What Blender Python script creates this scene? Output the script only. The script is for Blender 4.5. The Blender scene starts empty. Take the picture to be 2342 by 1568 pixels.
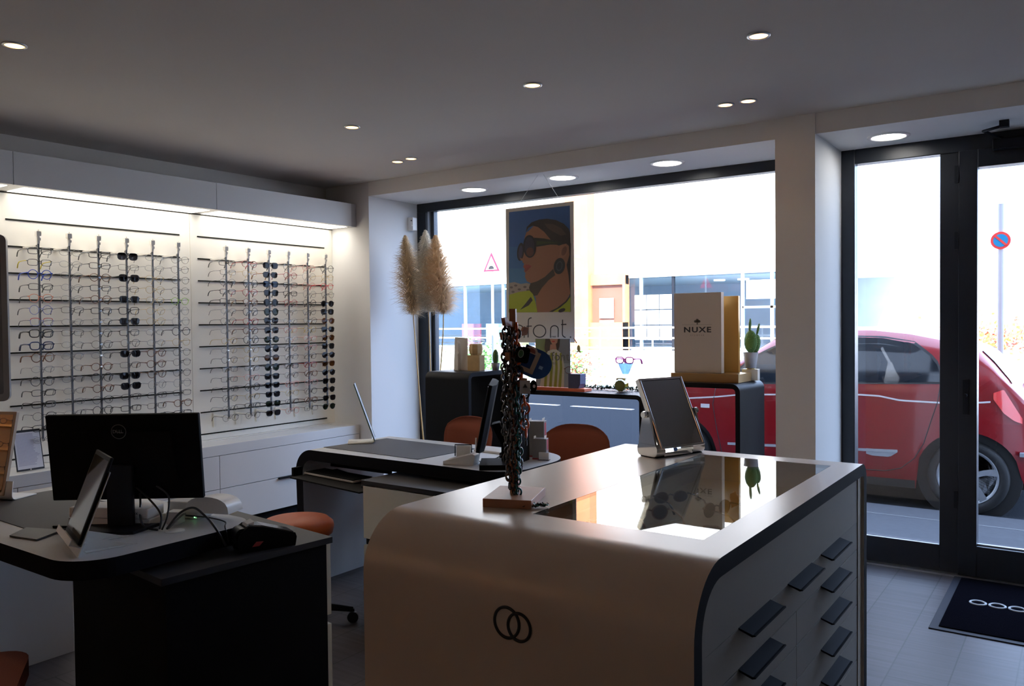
import bpy, math, random
from mathutils import Vector, Matrix
random.seed(7)
PI = math.pi
sc = bpy.context.scene
col = sc.collection

# ------------------------------------------------------------------ camera
YAW, PIT, ROL, HC = -0.616262, -0.0240979, 0.0107570, 1.5
f_ = Vector((math.sin(YAW)*math.cos(PIT), math.cos(YAW)*math.cos(PIT), math.sin(PIT)))
r_ = Vector((math.cos(YAW), -math.sin(YAW), 0))
d_ = f_.cross(r_)
R_ = r_*math.cos(ROL) + d_*math.sin(ROL)
D_ = -r_*math.sin(ROL) + d_*math.cos(ROL)
cam = bpy.data.cameras.new('camera'); co = bpy.data.objects.new('camera', cam); col.objects.link(co)
m = Matrix.Identity(4)
for i in range(3):
    m[i][0] = R_[i]; m[i][1] = -D_[i]; m[i][2] = -f_[i]
m[2][3] = HC
co.matrix_world = m
cam.sensor_width = 36.0; cam.lens = 36.0*1852.14/2342; cam.clip_start = .05; cam.clip_end = 300
sc.camera = co

# ------------------------------------------------------------------ world, sun, exposure
w = bpy.data.worlds.new('sky'); sc.world = w; w.use_nodes = True
bg = w.node_tree.nodes['Background']; bg.inputs[0].default_value = (0.58, 0.80, 1.22, 1); bg.inputs[1].default_value = 11
def light(name, kind, loc, energy, color=(1, 1, 1), rot=(0, 0, 0), **kw):
    l = bpy.data.lights.new(name, kind); l.energy = energy; l.color = color
    for k, v in kw.items(): setattr(l, k, v)
    o = bpy.data.objects.new(name, l); col.objects.link(o); o.location = loc; o.rotation_euler = rot
    return o
sun = light('sun', 'SUN', (0, 0, 20), 20.0, (1, .95, .87), angle=.009)
sun.rotation_euler = Vector((-.28, 1, -.84)).to_track_quat('-Z', 'Y').to_euler()
vs = sc.view_settings; vs.view_transform = 'Standard'; vs.look = 'None'; vs.exposure = 0.0; vs.gamma = 1; vs.use_curve_mapping = False
cy = sc.cycles; cy.max_bounces = 7; cy.diffuse_bounces = 4; cy.glossy_bounces = 4; cy.transmission_bounces = 4; cy.transparent_max_bounces = 14
cy.caustics_reflective = False; cy.caustics_refractive = False; cy.sample_clamp_indirect = 4; cy.sample_clamp_direct = 3.0; cy.use_denoising = True

# ------------------------------------------------------------------ materials
MT = {}
def mat(name, c, rough=.5, metal=0, emit=None, es=0, noise=0, nscale=20, bump=0, spec=None, coat=0):
    if name in MT: return MT[name]
    mm = bpy.data.materials.new(name); mm.use_nodes = True; nt = mm.node_tree; b = nt.nodes['Principled BSDF']
    b.inputs['Base Color'].default_value = (*c, 1); b.inputs['Roughness'].default_value = rough; b.inputs['Metallic'].default_value = metal
    if spec is not None and spec < .06: b.inputs['IOR'].default_value = 1.0001; b.inputs['Specular IOR Level'].default_value = 0
    elif spec is not None and spec < .21: b.inputs['IOR'].default_value = 1.0+spec*1.2
    elif spec is not None: b.inputs['Specular IOR Level'].default_value = spec
    if coat: b.inputs['Coat Weight'].default_value = coat; b.inputs['Coat Roughness'].default_value = .06
    if emit: b.inputs['Emission Color'].default_value = (*emit, 1); b.inputs['Emission Strength'].default_value = es
    if noise or bump:
        tc = nt.nodes.new('ShaderNodeTexCoord'); n = nt.nodes.new('ShaderNodeTexNoise'); n.inputs['Scale'].default_value = nscale; n.inputs['Detail'].default_value = 5
        nt.links.new(tc.outputs['Object'], n.inputs['Vector'])
        if noise:
            mx = nt.nodes.new('ShaderNodeMix'); mx.data_type = 'RGBA'
            mx.inputs[6].default_value = tuple(max(0, v*(1-noise)) for v in c)+(1,); mx.inputs[7].default_value = tuple(min(1, v*(1+noise)) for v in c)+(1,)
            nt.links.new(n.outputs['Fac'], mx.inputs[0]); nt.links.new(mx.outputs[2], b.inputs['Base Color'])
        if bump:
            bp = nt.nodes.new('ShaderNodeBump'); bp.inputs['Strength'].default_value = bump; bp.inputs['Distance'].default_value = .01
            nt.links.new(n.outputs['Fac'], bp.inputs['Height']); nt.links.new(bp.outputs[0], b.inputs['Normal'])
    MT[name] = mm; return mm
def pane(name, tint=(1, 1, 1), ior=1.45, extra=0.0, rough=0.0):
    if name in MT: return MT[name]
    mm = bpy.data.materials.new(name); mm.use_nodes = True; nt = mm.node_tree; nt.nodes.clear()
    o = nt.nodes.new('ShaderNodeOutputMaterial'); t = nt.nodes.new('ShaderNodeBsdfTransparent'); g = nt.nodes.new('ShaderNodeBsdfGlossy'); mx = nt.nodes.new('ShaderNodeMixShader')
    lw = nt.nodes.new('ShaderNodeLayerWeight'); lw.inputs[0].default_value = .5
    pw = nt.nodes.new('ShaderNodeMath'); pw.operation = 'POWER'; pw.inputs[1].default_value = 5
    ma = nt.nodes.new('ShaderNodeMath'); ma.operation = 'MULTIPLY_ADD'; ma.use_clamp = True
    f0 = ((ior-1)/(ior+1))**2; ma.inputs[1].default_value = 1-f0; ma.inputs[2].default_value = f0+extra
    t.inputs[0].default_value = (*tint, 1); g.inputs['Roughness'].default_value = rough
    nt.links.new(lw.outputs['Facing'], pw.inputs[0]); nt.links.new(pw.outputs[0], ma.inputs[0]); nt.links.new(ma.outputs[0], mx.inputs[0])
    nt.links.new(t.outputs[0], mx.inputs[1]); nt.links.new(g.outputs[0], mx.inputs[2]); nt.links.new(mx.outputs[0], o.inputs[0])
    MT[name] = mm; return mm
def planks(name, c1, c2, sx, sy, rough, axis_rot=0, mortar=(.02, .02, .02), msize=.006, streak=30):
    mm = bpy.data.materials.new(name); mm.use_nodes = True; nt = mm.node_tree; b = nt.nodes['Principled BSDF']
    tc = nt.nodes.new('ShaderNodeTexCoord'); mp = nt.nodes.new('ShaderNodeMapping'); mp.inputs['Rotation'].default_value = (0, 0, axis_rot)
    br = nt.nodes.new('ShaderNodeTexBrick'); br.inputs['Scale'].default_value = 1; br.inputs['Brick Width'].default_value = sx; br.inputs['Row Height'].default_value = sy
    br.inputs['Mortar Size'].default_value = msize; br.inputs['Color1'].default_value = (*c1, 1); br.inputs['Color2'].default_value = (*c2, 1); br.inputs['Mortar'].default_value = (*mortar, 1); br.offset = .37
    nt.links.new(tc.outputs['Object'], mp.inputs[0]); nt.links.new(mp.outputs[0], br.inputs[0])
    mp2 = nt.nodes.new('ShaderNodeMapping'); mp2.inputs['Rotation'].default_value = (0, 0, axis_rot); mp2.inputs['Scale'].default_value = (1.2, streak, 1)
    n = nt.nodes.new('ShaderNodeTexNoise'); n.inputs['Scale'].default_value = 1.6; n.inputs['Detail'].default_value = 6
    nt.links.new(tc.outputs['Object'], mp2.inputs[0]); nt.links.new(mp2.outputs[0], n.inputs['Vector'])
    mx = nt.nodes.new('ShaderNodeMix'); mx.data_type = 'RGBA'; mx.blend_type = 'MULTIPLY'; mx.inputs[0].default_value = .75
    cr = nt.nodes.new('ShaderNodeValToRGB'); cr.color_ramp.elements[0].position = .3; cr.color_ramp.elements[0].color = (.45, .42, .4, 1); cr.color_ramp.elements[1].position = .7; cr.color_ramp.elements[1].color = (1, 1, 1, 1)
    nt.links.new(n.outputs['Fac'], cr.inputs[0]); nt.links.new(br.outputs[0], mx.inputs[6]); nt.links.new(cr.outputs[0], mx.inputs[7]); nt.links.new(mx.outputs[2], b.inputs['Base Color'])
    b.inputs['Roughness'].default_value = rough; b.inputs['IOR'].default_value = 1.22
    MT[name] = mm; return mm

WALL = mat('wall_paint', (.62, .58, .53), .85, noise=.03, nscale=3)
REV = mat('reveal_paint', (.78, .77, .75), .8, noise=.02, nscale=3)
CEIL = mat('ceiling_paint', (.66, .61, .56), .9, noise=.03, nscale=2)
DARKC = mat('dark_ceiling_recess', (.08, .08, .078), .9)
WHITE = mat('white_laminate', (.60, .60, .60), .45, noise=.015, nscale=6)
CREAM = mat('cream_laminate', (.62, .54, .46), .42, noise=.02, nscale=5)
CTOP = mat('counter_laminate', (.56, .43, .32), .30, noise=.02, nscale=5, spec=.6)
PALE = mat('pale_desk_laminate', (.60, .52, .44), .34, noise=.02, nscale=6)
GREYL = mat('grey_laminate', (.40, .40, .42), .5)
BLK = mat('black_edge', (.008, .008, .011), .8, spec=.1)
BLKM = mat('black_matt', (.006, .006, .007), .7, spec=.12)
BLKS = mat('black_steel', (.010, .0105, .014), .45, spec=.18)
FRAMEB = mat('anthracite_aluminium', (.010, .012, .017), .4, spec=.3)
ORG = mat('orange_fabric', (.17, .035, .014), .9, bump=.15, nscale=300, noise=.1)
ORGL = mat('orange_leather', (.27, .055, .014), .5, bump=.08, nscale=90, noise=.08, spec=.2)
CHROME = mat('chrome', (.8, .79, .77), .07, 1)
MIRR = mat('mirror_glass', (.55, .56, .57), .015, 1)
STEEL = mat('brushed_steel', (.45, .46, .48), .35, 1)
GOLDM = mat('gold_metal', (.62, .42, .16), .22, 1)
SCREEN = mat('dark_screen', (.012, .013, .016), .12, spec=.6)
WPL = mat('white_plastic', (.8, .79, .76), .3, noise=.01, nscale=9)
CARD = mat('white_card', (.72, .69, .64), .7, noise=.03, nscale=12)
WOOD = mat('oak_wood', (.36, .15, .075), .45, noise=.22, nscale=18)
WOODD = mat('dark_wood', (.36, .14, .06), .45, noise=.22, nscale=18)
PWOOD = mat('pale_wood', (.55, .38, .17), .6, noise=.25, nscale=22)
PAPER = mat('paper', (.82, .82, .80), .8)
INK = mat('black_ink', (.015, .015, .018), .6)
REV2 = mat('reveal_white', (.66, .66, .66), .8, noise=.01, nscale=3)
CABLE = mat('black_cable', (.01, .01, .012), .5)
GLASS = pane('window_glass')
CLEAR = pane('clear_acrylic', (.97, .98, 1), 1.45)
FLOOR = planks('floor_planks', (.062, .056, .062), (.050, .047, .053), 1.22, .226, .45, PI/2, msize=.003)
RED = mat('car_paint', (.19, .002, .006), .3, coat=.3, spec=.3)

# ------------------------------------------------------------------ mesh builder
class MB:
    def __init__(s): s.v = []; s.f = []; s.m = []; s.mats = []; s.sm = []
    def mi(s, mt):
        if mt not in s.mats: s.mats.append(mt)
        return s.mats.index(mt)
    def add(s, vs, fs, mt, smooth=False):
        k = len(s.v); i = s.mi(mt); s.v += [tuple(v) for v in vs]
        for f in fs: s.f.append([k+j for j in f]); s.m.append(i); s.sm.append(smooth)
        return s
    def box(s, a, b, mt, M=None):
        (x0, y0, z0), (x1, y1, z1) = a, b
        vs = [Vector(p) for p in ((x0, y0, z0), (x1, y0, z0), (x1, y1, z0), (x0, y1, z0), (x0, y0, z1), (x1, y0, z1), (x1, y1, z1), (x0, y1, z1))]
        if M is not None: vs = [M @ v for v in vs]
        return s.add(vs, [(3, 2, 1, 0), (4, 5, 6, 7), (0, 1, 5, 4), (1, 2, 6, 5), (2, 3, 7, 6), (3, 0, 4, 7)], mt)
    def prism(s, pts, ax, a, b, mt, side=None, cap2=None, M=None, smooth=False):
        # pts 2D in the two remaining axes (order x,y,z without ax), extruded from a to b
        def P(p, t):
            q = [p[0], p[1]]; q.insert(ax, t); v = Vector(q); return M @ v if M is not None else v
        n = len(pts); k = [P(p, a) for p in pts]+[P(p, b) for p in pts]
        s.add(k, [list(range(n))[::-1]], cap2 or mt); s.add(k, [list(range(n, 2*n))], mt)
        s.add(k, [(i, (i+1) % n, n+(i+1) % n, n+i) for i in range(n)], side or mt, smooth)
        return s
    def strip(s, outer, inner, ax, a, b, mo, me, mi_):
        # open shell following a path: outer skin mo, inner skin mi_, the edges me
        def P(p, t):
            q = [p[0], p[1]]; q.insert(ax, t); return Vector(q)
        n = len(outer)
        vs = [P(p, a) for p in outer]+[P(p, b) for p in outer]+[P(p, a) for p in inner]+[P(p, b) for p in inner]
        s.add(vs, [(i, i+1, n+i+1, n+i) for i in range(n-1)], mo, True)
        s.add(vs, [(2*n+i, 2*n+i+1, 3*n+i+1, 3*n+i) for i in range(n-1)], mi_, True)
        s.add(vs, [(i, i+1, 2*n+i+1, 2*n+i) for i in range(n-1)], me)
        s.add(vs, [(n+i, n+i+1, 3*n+i+1, 3*n+i) for i in range(n-1)], me)
        s.add(vs, [(0, n, 3*n, 2*n), (n-1, 2*n-1, 4*n-1, 3*n-1)], me)
        return s
    def cyl(s, p, q, r, mt, n=16, r2=None, caps=True, smooth=True):
        p = Vector(p); q = Vector(q); d = (q-p); L = d.length
        if L < 1e-9: return s
        d /= L; u = d.orthogonal().normalized(); v = d.cross(u); r2 = r if r2 is None else r2
        vs = []
        for c, rr in ((p, r), (q, r2)):
            for i in range(n):
                a = 2*PI*i/n; vs.append(c+(u*math.cos(a)+v*math.sin(a))*rr)
        s.add(vs, [(i, (i+1) % n, n+(i+1) % n, n+i) for i in range(n)], mt, smooth)
        if caps: s.add(vs, [list(range(n))[::-1], list(range(n, 2*n))], mt)
        return s
    def tube(s, pts, r, mt, n=8, closed=False, flat=1.0, up=None, rr=None):
        pts = [Vector(p) for p in pts]; N = len(pts); vs = []; pu = None
        for i, p in enumerate(pts):
            if closed: t = pts[(i+1) % N]-pts[i-1]
            else: t = pts[min(i+1, N-1)]-pts[max(i-1, 0)]
            t.normalize()
            if up is not None: u = Vector(up); u = (u-t*u.dot(t)).normalized()
            elif pu is None: u = t.orthogonal().normalized()
            else: u = (pu-t*pu.dot(t)).normalized()
            pu = u; v = t.cross(u); R = rr[i] if rr else r
            for j in range(n):
                a = 2*PI*j/n; vs.append(p+u*math.cos(a)*R+v*math.sin(a)*R*flat)
        M_ = N if closed else N-1
        fs = [(i*n+j, i*n+(j+1) % n, ((i+1) % N)*n+(j+1) % n, ((i+1) % N)*n+j) for i in range(M_) for j in range(n)]
        if not closed: fs += [list(range(n))[::-1], [(N-1)*n+j for j in range(n)]]
        return s.add(vs, fs, mt, True)
    def lathe(s, prof, c, mt, n=28, M=None, smooth=True):
        vs = []
        for r, z in prof:
            for i in range(n):
                a = 2*PI*i/n; v = Vector((c[0]+r*math.cos(a), c[1]+r*math.sin(a), c[2]+z)); vs.append(M @ v if M is not None else v)
        k = len(prof)
        s.add(vs, [(i*n+j, i*n+(j+1) % n, (i+1)*n+(j+1) % n, (i+1)*n+j) for i in range(k-1) for j in range(n)], mt, smooth)
        if prof[0][0] > 1e-4: s.add(vs[:n], [list(range(n))[::-1]], mt)
        if prof[-1][0] > 1e-4: s.add(vs[-n:], [list(range(n))], mt)
        return s
    def ball(s, c, r, mt, n=12, M=None):
        r = (r, r, r) if isinstance(r, (int, float)) else r
        vs = []; K = n//2+1
        for i in range(K):
            t = PI*i/(K-1)
            for j in range(n):
                a = 2*PI*j/n; v = Vector((r[0]*math.sin(t)*math.cos(a), r[1]*math.sin(t)*math.sin(a), r[2]*math.cos(t)))
                vs.append((M @ v if M is not None else v)+Vector(c))
        return s.add(vs, [(i*n+j, (i+1)*n+j, (i+1)*n+(j+1) % n, i*n+(j+1) % n) for i in range(K-1) for j in range(n)], mt, True)
    def poly(s, pts, mt): return s.add(pts, [list(range(len(pts)))], mt)
    def build(s, name, parent=None, M=None, bevel=0, seg=2):
        me = bpy.data.meshes.new(name); vs = s.v if M is None else [tuple(M @ Vector(v)) for v in s.v]
        me.from_pydata(vs, [], s.f); 
        for mt in s.mats: me.materials.append(mt)
        me.polygons.foreach_set('material_index', s.m); me.polygons.foreach_set('use_smooth', s.sm)
        me.validate(); me.update()
        o = bpy.data.objects.new(name, me); col.objects.link(o)
        if parent is not None: o.parent = parent
        if bevel:
            bv = o.modifiers.new('bevel', 'BEVEL'); bv.width = bevel; bv.segments = seg; bv.limit_method = 'ANGLE'; bv.angle_limit = .7
        return o
def tag(o, label=None, cat=None, group=None, kind=None):
    if label: o['label'] = label
    if cat: o['category'] = cat
    if group: o['group'] = group
    if kind: o['kind'] = kind
    return o
def thing(name, label, cat, loc=(0, 0, 0), rz=0, group=None):
    o = bpy.data.objects.new(name, None); col.objects.link(o); o.location = loc; o.rotation_euler = (0, 0, rz); o.empty_display_size = .1
    return tag(o, label, cat, group)
def struct(o): o['kind'] = 'structure'; return o
def dup(root, loc, rz=None, label=None, group=None):
    r = root.copy(); col.objects.link(r); r.location = loc
    if rz is not None: r.rotation_euler = (0, 0, rz)
    tag(r, label, None, group)
    for ch in list(root.children):
        c = ch.copy(); col.objects.link(c); c.parent = r
        for g in list(ch.children):
            d = g.copy(); col.objects.link(d); d.parent = c
    return r
def bx(name, a, b, mt, parent=None, bevel=0): return MB().box(a, b, mt).build(name, parent, bevel=bevel)
def rrect(x0, y0, x1, y1, r, n=5):
    rs = r if isinstance(r, (tuple, list)) else (r,)*4      # corners: x0y0, x1y0, x1y1, x0y1
    out = []
    for (cx, cy, a0), q in zip(((x0, y0, PI), (x1, y0, 1.5*PI), (x1, y1, 0), (x0, y1, .5*PI)), rs):
        sx = 1 if cx == x0 else -1; sy = 1 if cy == y0 else -1
        for i in range(n+1):
            a = a0+PI/2*i/n; out.append((cx+sx*q+q*math.cos(a), cy+sy*q+q*math.sin(a)))
    return out
def arc(cx, cy, r, a0, a1, n=8): return [(cx+r*math.cos(a0+(a1-a0)*i/n), cy+r*math.sin(a0+(a1-a0)*i/n)) for i in range(n+1)]
def frame_M(c, yaw, tilt=0):
    # local x = viewer's right, local z = up (leans back by tilt), local -y faces the viewer
    return Matrix.Translation(c) @ Matrix.Rotation(yaw, 4, 'Z') @ Matrix.Rotation(-tilt, 4, 'X')
def text(s, size, name, mt, parent, M, ex=.0004, sp=1.0, ww=0):
    cu = bpy.data.curves.new('t', 'FONT'); cu.body = s; cu.size = size; cu.extrude = ex; cu.align_x = 'CENTER'; cu.align_y = 'CENTER'; cu.space_character = sp; cu.offset = ww; cu.resolution_u = 3
    o = bpy.data.objects.new('t', cu); col.objects.link(o); bpy.context.view_layer.update()
    me = bpy.data.meshes.new_from_object(o.evaluated_get(bpy.context.evaluated_depsgraph_get())); bpy.data.objects.remove(o); bpy.data.curves.remove(cu)
    me.materials.clear(); me.materials.append(mt); me.transform(M @ Matrix.Rotation(PI/2, 4, 'X')); me.name = name
    q = bpy.data.objects.new(name, me); col.objects.link(q); q.parent = parent
    return q

# ================================================================== THE SETTING
SOF, CZ, YS, YW = 2.552, 2.667, 4.755, 5.36
struct(bx('floor', (-5.5, -2.8, -.12), (1.75, 5.42, 0), FLOOR))
struct(bx('ceiling', (-5.45, -2.8, CZ), (1.75, YS+.05, 2.95), CEIL))
struct(bx('wall_left', (-5.45, -2.8, 0), (-5.3, YS, CZ), WALL))
struct(bx('wall_right', (1.6, -2.8, 0), (1.75, 5.42, CZ), WALL))
struct(bx('wall_back', (-5.45, -2.8, 0), (1.75, -2.6, CZ), WALL))
struct(bx('wall_window_left', (-5.45, YS, -.1), (-4.79, 5.5, 2.95), REV2))
struct(bx('wall_pillar', (-1.475, YS-.012, -.1), (-1.25, 5.5, 2.95), REV))
struct(bx('wall_window_right', (.62, YS, -.1), (1.75, 5.5, 2.95), REV))
struct(bx('trim_beam', (-4.79, YS, SOF), (.62, 5.5, 2.95), REV))
FAC = mat('shop_facade_render', (.16, .15, .14), .9)
struct(bx('wall_upper_storeys', (-27, -2.8, 2.95), (13, 5.5, 8.6), FAC))  # unseen storeys, made tall and long so their shadow covers street and car
struct(bx('wall_neighbour_left', (-27, -2.8, -.1), (-5.45, 5.5, 2.95), FAC))  # unseen block, added so no sun passes below the storeys to the street
struct(bx('wall_neighbour_right', (1.75, -2.8, -.1), (13, 5.5, 2.95), FAC))  # unseen as well, added to keep the sun out on this side

# shop window
wn = thing('window_1', None, None); struct(wn)
fr = MB(); Y0, Y1 = YW-.02, YW+.06
fr.box((-4.79, Y0, 2.478), (-1.475, Y1, SOF), FRAMEB).box((-4.79, Y0, 0), (-1.475, Y1, .11), FRAMEB)
fr.box((-4.79, Y0, .11), (-4.69, Y1, 2.478), FRAMEB).box((-1.53, Y0, .11), (-1.475, Y1, 2.478), FRAMEB)
fr.build('frame', wn, bevel=.004)
MB().box((-4.675, Y0+.01, .11), (-4.655, Y1, 2.478), STEEL).box((-4.655, Y0+.03, .11), (-4.62, Y1, 2.478), FRAMEB).build('glazing_bead', wn)
bx('pane', (-4.62, YW+.02, .11), (-1.53, YW+.028, 2.478), GLASS, wn)
# entrance door
dr = thing('door_1', None, None); struct(dr)
fr = MB().box((-1.25, Y0, 0), (-1.17, Y1+.01, SOF), FRAMEB).box((.55, Y0, 0), (.62, Y1+.01, SOF), FRAMEB).box((-1.17, Y0, 2.462), (.55, Y1+.01, SOF), FRAMEB)
fr.build('frame', dr, bevel=.004)
MB().box((-1.17, Y0+.004, 0), (-.70, Y1, .16), FRAMEB).box((-.70, Y0+.004, 0), (-.602, Y1, 2.462), FRAMEB).box((-1.17, Y0+.004, .16), (-.70, Y0+.02, .166), STEEL).build('fixed_leaf', dr, bevel=.003)
bx('pane', (-1.17, YW+.02, .16), (-.70, YW+.03, 2.462), GLASS, dr)
lf = MB(); y0, y1 = Y0-.03, Y1-.01
lf.box((-.60, y0, .012), (-.505, y1, 2.462), FRAMEB).box((.43, y0, .012), (.545, y1, 2.462), FRAMEB).box((-.505, y0, 2.36), (.43, y1, 2.462), FRAMEB).box((-.505, y0, .012), (.43, y1, .19), FRAMEB).box((-.505, y0+.03, .19), (.43, y0+.05, .2), STEEL)
lf = lf.build('door_leaf', dr, bevel=.003)
bx('pane', (-.505, YW, .19), (.43, YW+.01, 2.36), GLASS, lf)
MB().box((-.575, y0-.012, .95), (-.545, y0, 1.15), BLKS).cyl((-.56, y0-.05, 1.06), (-.56, y0, 1.06), .01, BLKS).build('door_handle', lf)
for z in (1.9, 2.28, .4): MB().box((-.62, y0-.004, z), (-.6, y0+.01, z+.1), BLKS).build('hinge', dr)
MB().box((-1.2, Y0-.05, -.001), (.6, Y0+.08, .01), STEEL).build('threshold', dr)
dc = thing('door_closer', 'black door closer arm screwed above the entrance door under the soffit', 'door closer', (-.38, 5.26, 2.47))
MB().box((-.05, 0, -.03), (.22, .06, .03), BLKS).build('body', dc, bevel=.006)
MB().tube([(0, .02, .03), (-.08, -.14, .05), (.02, -.2, .055)], .008, BLKS).build('arm', dc)
MB().box((0, -.225, .045), (.045, -.18, .08), BLKS).build('bracket', dc)

# ceiling spots, soffit lights
def spot_lamp(x, y, label, group=None):
    t = thing('ceiling_spotlight', label, 'ceiling light', (x, y, CZ), 0, group)
    MB().lathe([(.047, 0), (.047, -.004), (.037, -.006), (.036, .0)], (0, 0, 0), STEEL, 24).build('trim_ring', t)
    MB().lathe([(.0, -.003), (.036, -.003)], (0, 0, 0), mat('spot_lens', (1, .8, .5), .4, emit=(1, .62, .26), es=2.6), 24).build('lens', t)
    MB().lathe([(.0, -.0045), (.017, -.0045)], (.008, .0, 0), mat('spot_led', (1, .9, .7), .4, emit=(1, .86, .6), es=9), 18).build('led', t)
    light('spot_light', 'SPOT', (x, y, CZ-.03), 15, (1, .72, .45), (0, 0, 0), spot_size=1.75, spot_blend=.8, shadow_soft_size=.03)
for x, y, lb in [(-3.604, 1.568, 'warm recessed ceiling spotlight at the far left over the near desk'), (-1.098, 3.32, 'warm recessed ceiling spotlight nearest the camera, over the white counter'), (-2.217, 3.328, 'warm recessed ceiling spotlight between the two desks and the hanging poster'), (-3.532, 3.38, 'warm recessed ceiling spotlight over the far desk, left of the window'),
                 (-1.591, 4.261, 'left one of the two close ceiling spotlights before the white pillar'), (-1.466, 4.26, 'right one of the two close ceiling spotlights before the white pillar'), (-4.024, 4.287, 'left one of the two small ceiling spotlights near the window corner'), (-3.875, 4.267, 'right one of the two small ceiling spotlights near the window corner')]:
    spot_lamp(x, y, lb, 'warm ceiling spotlights')
for x, y, lb in [(-3.913, 5.03, 'round white LED light in the window soffit, leftmost above the pampas grass'), (-3.091, 5.02, 'round white LED light in the window soffit beside the poster strings'), (-2.266, 5.0, 'round white LED light in the window soffit above the white display box'), (-.93, 5.08, 'round white LED light in the soffit above the entrance door')]:
    t = thing('soffit_downlight', lb, 'ceiling light', (x, y, SOF), 0, 'round soffit lights')
    MB().lathe([(.115, 0), (.113, -.005), (.094, -.008), (.09, -.002)], (0, 0, 0), WPL, 32).build('trim_ring', t)
    MB().lathe([(.0, -.004), (.09, -.004)], (0, 0, 0), mat('led_diffuser', (1, 1, 1), .5, emit=(1, .97, .92), es=11), 32).build('diffuser', t)

# ================================================================== EYEWEAR DISPLAY WALL
XP = -5.23
TRACK = mat('dark_slot', (.006, .006, .005), .8, spec=.1); PANEL = mat('display_panel_white', (.80, .77, .70), .5, noise=.015, nscale=4)
for (a, b, y0, y1, lb) in [(1.05, 3.412, 2.2, 3.33, 'tall white slotted back panel of the left eyewear display'), (3.412, 4.755, 3.47, 4.665, 'tall white slotted back panel of the right eyewear display next to the window corner')]:
    p = thing('eyewear_backboard', lb, 'display board', (XP, a, .673), 0, 'slotted display boards')
    bx('panel', (-.07, .0015, 0), (0, b-a-.0015, 1.633), PANEL, p, bevel=.002)
    for k in range(10):
        z = 2.151-.1592*k-.673
        bx('slot_rail', (-.004, y0-a, z-.0045), (.0035, y1-a, z+.0045), TRACK, p)
# cabinet below
cb = thing('display_cabinet', 'long white low cabinet with flat drawers under the eyewear display', 'cabinet', (-4.93, 0, 0))
bx('body', (-.37, 1.05, .13), (-.02, YS-.002, .615), WHITE, cb)
bx('plinth', (-.37, 1.05, 0), (-.06, YS-.002, .13), BLKM, cb)
bx('top', (-.37, 1.05, .60), (0, YS-.002, .672), WHITE, cb, bevel=.002)
bx('top_groove', (-.24, 3.47, .6715), (-.232, 4.66, .6735), GREYL, cb)
YB = [1.05, 2.103, 3.414, YS-.002]
for i in range(3):
    for z0, z1 in ((.13, .362), (.366, .597)):
        d = bx('drawer', (-.02, YB[i]+.002, z0), (-.002, YB[i+1]-.002, z1), WHITE, cb, bevel=.001)
        if z0 < .2: bx('handle', (-.004, (YB[i]+YB[i+1])/2-.17, .352), (.018, (YB[i]+YB[i+1])/2+.17, .362), BLKM, d)
# lit cornice
cn = thing('display_cornice', 'white light cornice box running above the eyewear display', 'cornice', (-4.93, 0, 2.312))
for a, b in ((1.05, 2.121), (2.124, 3.428), (3.431, YS-.06)): bx('fascia', (-.02, a, 0), (0, b, .187), WHITE, cn, bevel=.001)
bx('end_cap', (-.06, YS-.06, 0), (-.005, YS-.002, .187), GREYL, cn)
bx('lid', (-.37, 1.05, .165), (-.02, YS-.002, .187), GREYL, cn)
bx('soffit_board', (-.37, 1.05, .004), (-.02, YS-.002, .02), WHITE, cn)
LEDP = mat('display_led_panel', (1, 1, 1), .5, emit=(1, .95, .86), es=3)
for a, b, lb in ((1.1, 2.12, 'bright LED panel in the cornice soffit at the far left edge'), (2.21, 3.425, 'bright LED panel in the cornice soffit above the left eyewear rack'), (3.50, 4.72, 'bright LED panel in the cornice soffit above the right eyewear rack')):
    l = bx('led_panel', (-5.222, a, 2.3135), (-5.005, b, 2.3155), LEDP); light('led_area', 'AREA', (-5.1135, (a+b)/2, 2.312), 15*(b-a)/1.22, (1, .93, .82), (0, 0, 0), shape='RECTANGLE', size=.21, size_y=b-a-.01, spread=2.1); tag(l, lb, 'light panel', 'cornice light panels')

# ------------------------------------------------------------------ eyeglasses
def lens_shape(kind, w=.05, h=.036):
    pts = []
    N = 20
    for i in range(N):
        a = 2*PI*i/N; c, s = math.cos(a), math.sin(a)
        if kind == 'round': x, y = c*.0245, s*.0245
        elif kind == 'panto': x, y = c*.0245*(1+.06*s), s*(.0205 if s > 0 else .0225)
        elif kind == 'rect': e = .55; x, y = math.copysign(abs(c)**e, c)*.026, math.copysign(abs(s)**e, s)*.0165
        elif kind == 'square': e = .6; x, y = math.copysign(abs(c)**e, c)*.0255*(1+.06*(s if s > 0 else 2.2*s)), math.copysign(abs(s)**e, s)*.0205
        elif kind == 'cat': e = .75; x, y = math.copysign(abs(c)**e, c)*.026*(1+.1*s), math.copysign(abs(s)**e, s)*.019+.004*abs(c)*max(s, -.2)
        elif kind == 'oval': x, y = c*.025, s*.017
        pts.append((x*1.1, y*1.1))
    return pts
LENSC = pane('clear_lens', (.96, .97, .97), 1.36, .0)
def lens_mat(tint): return pane('tinted_lens_%s' % str(tint), tint, 1.2, .0)
protos = {}
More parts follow.
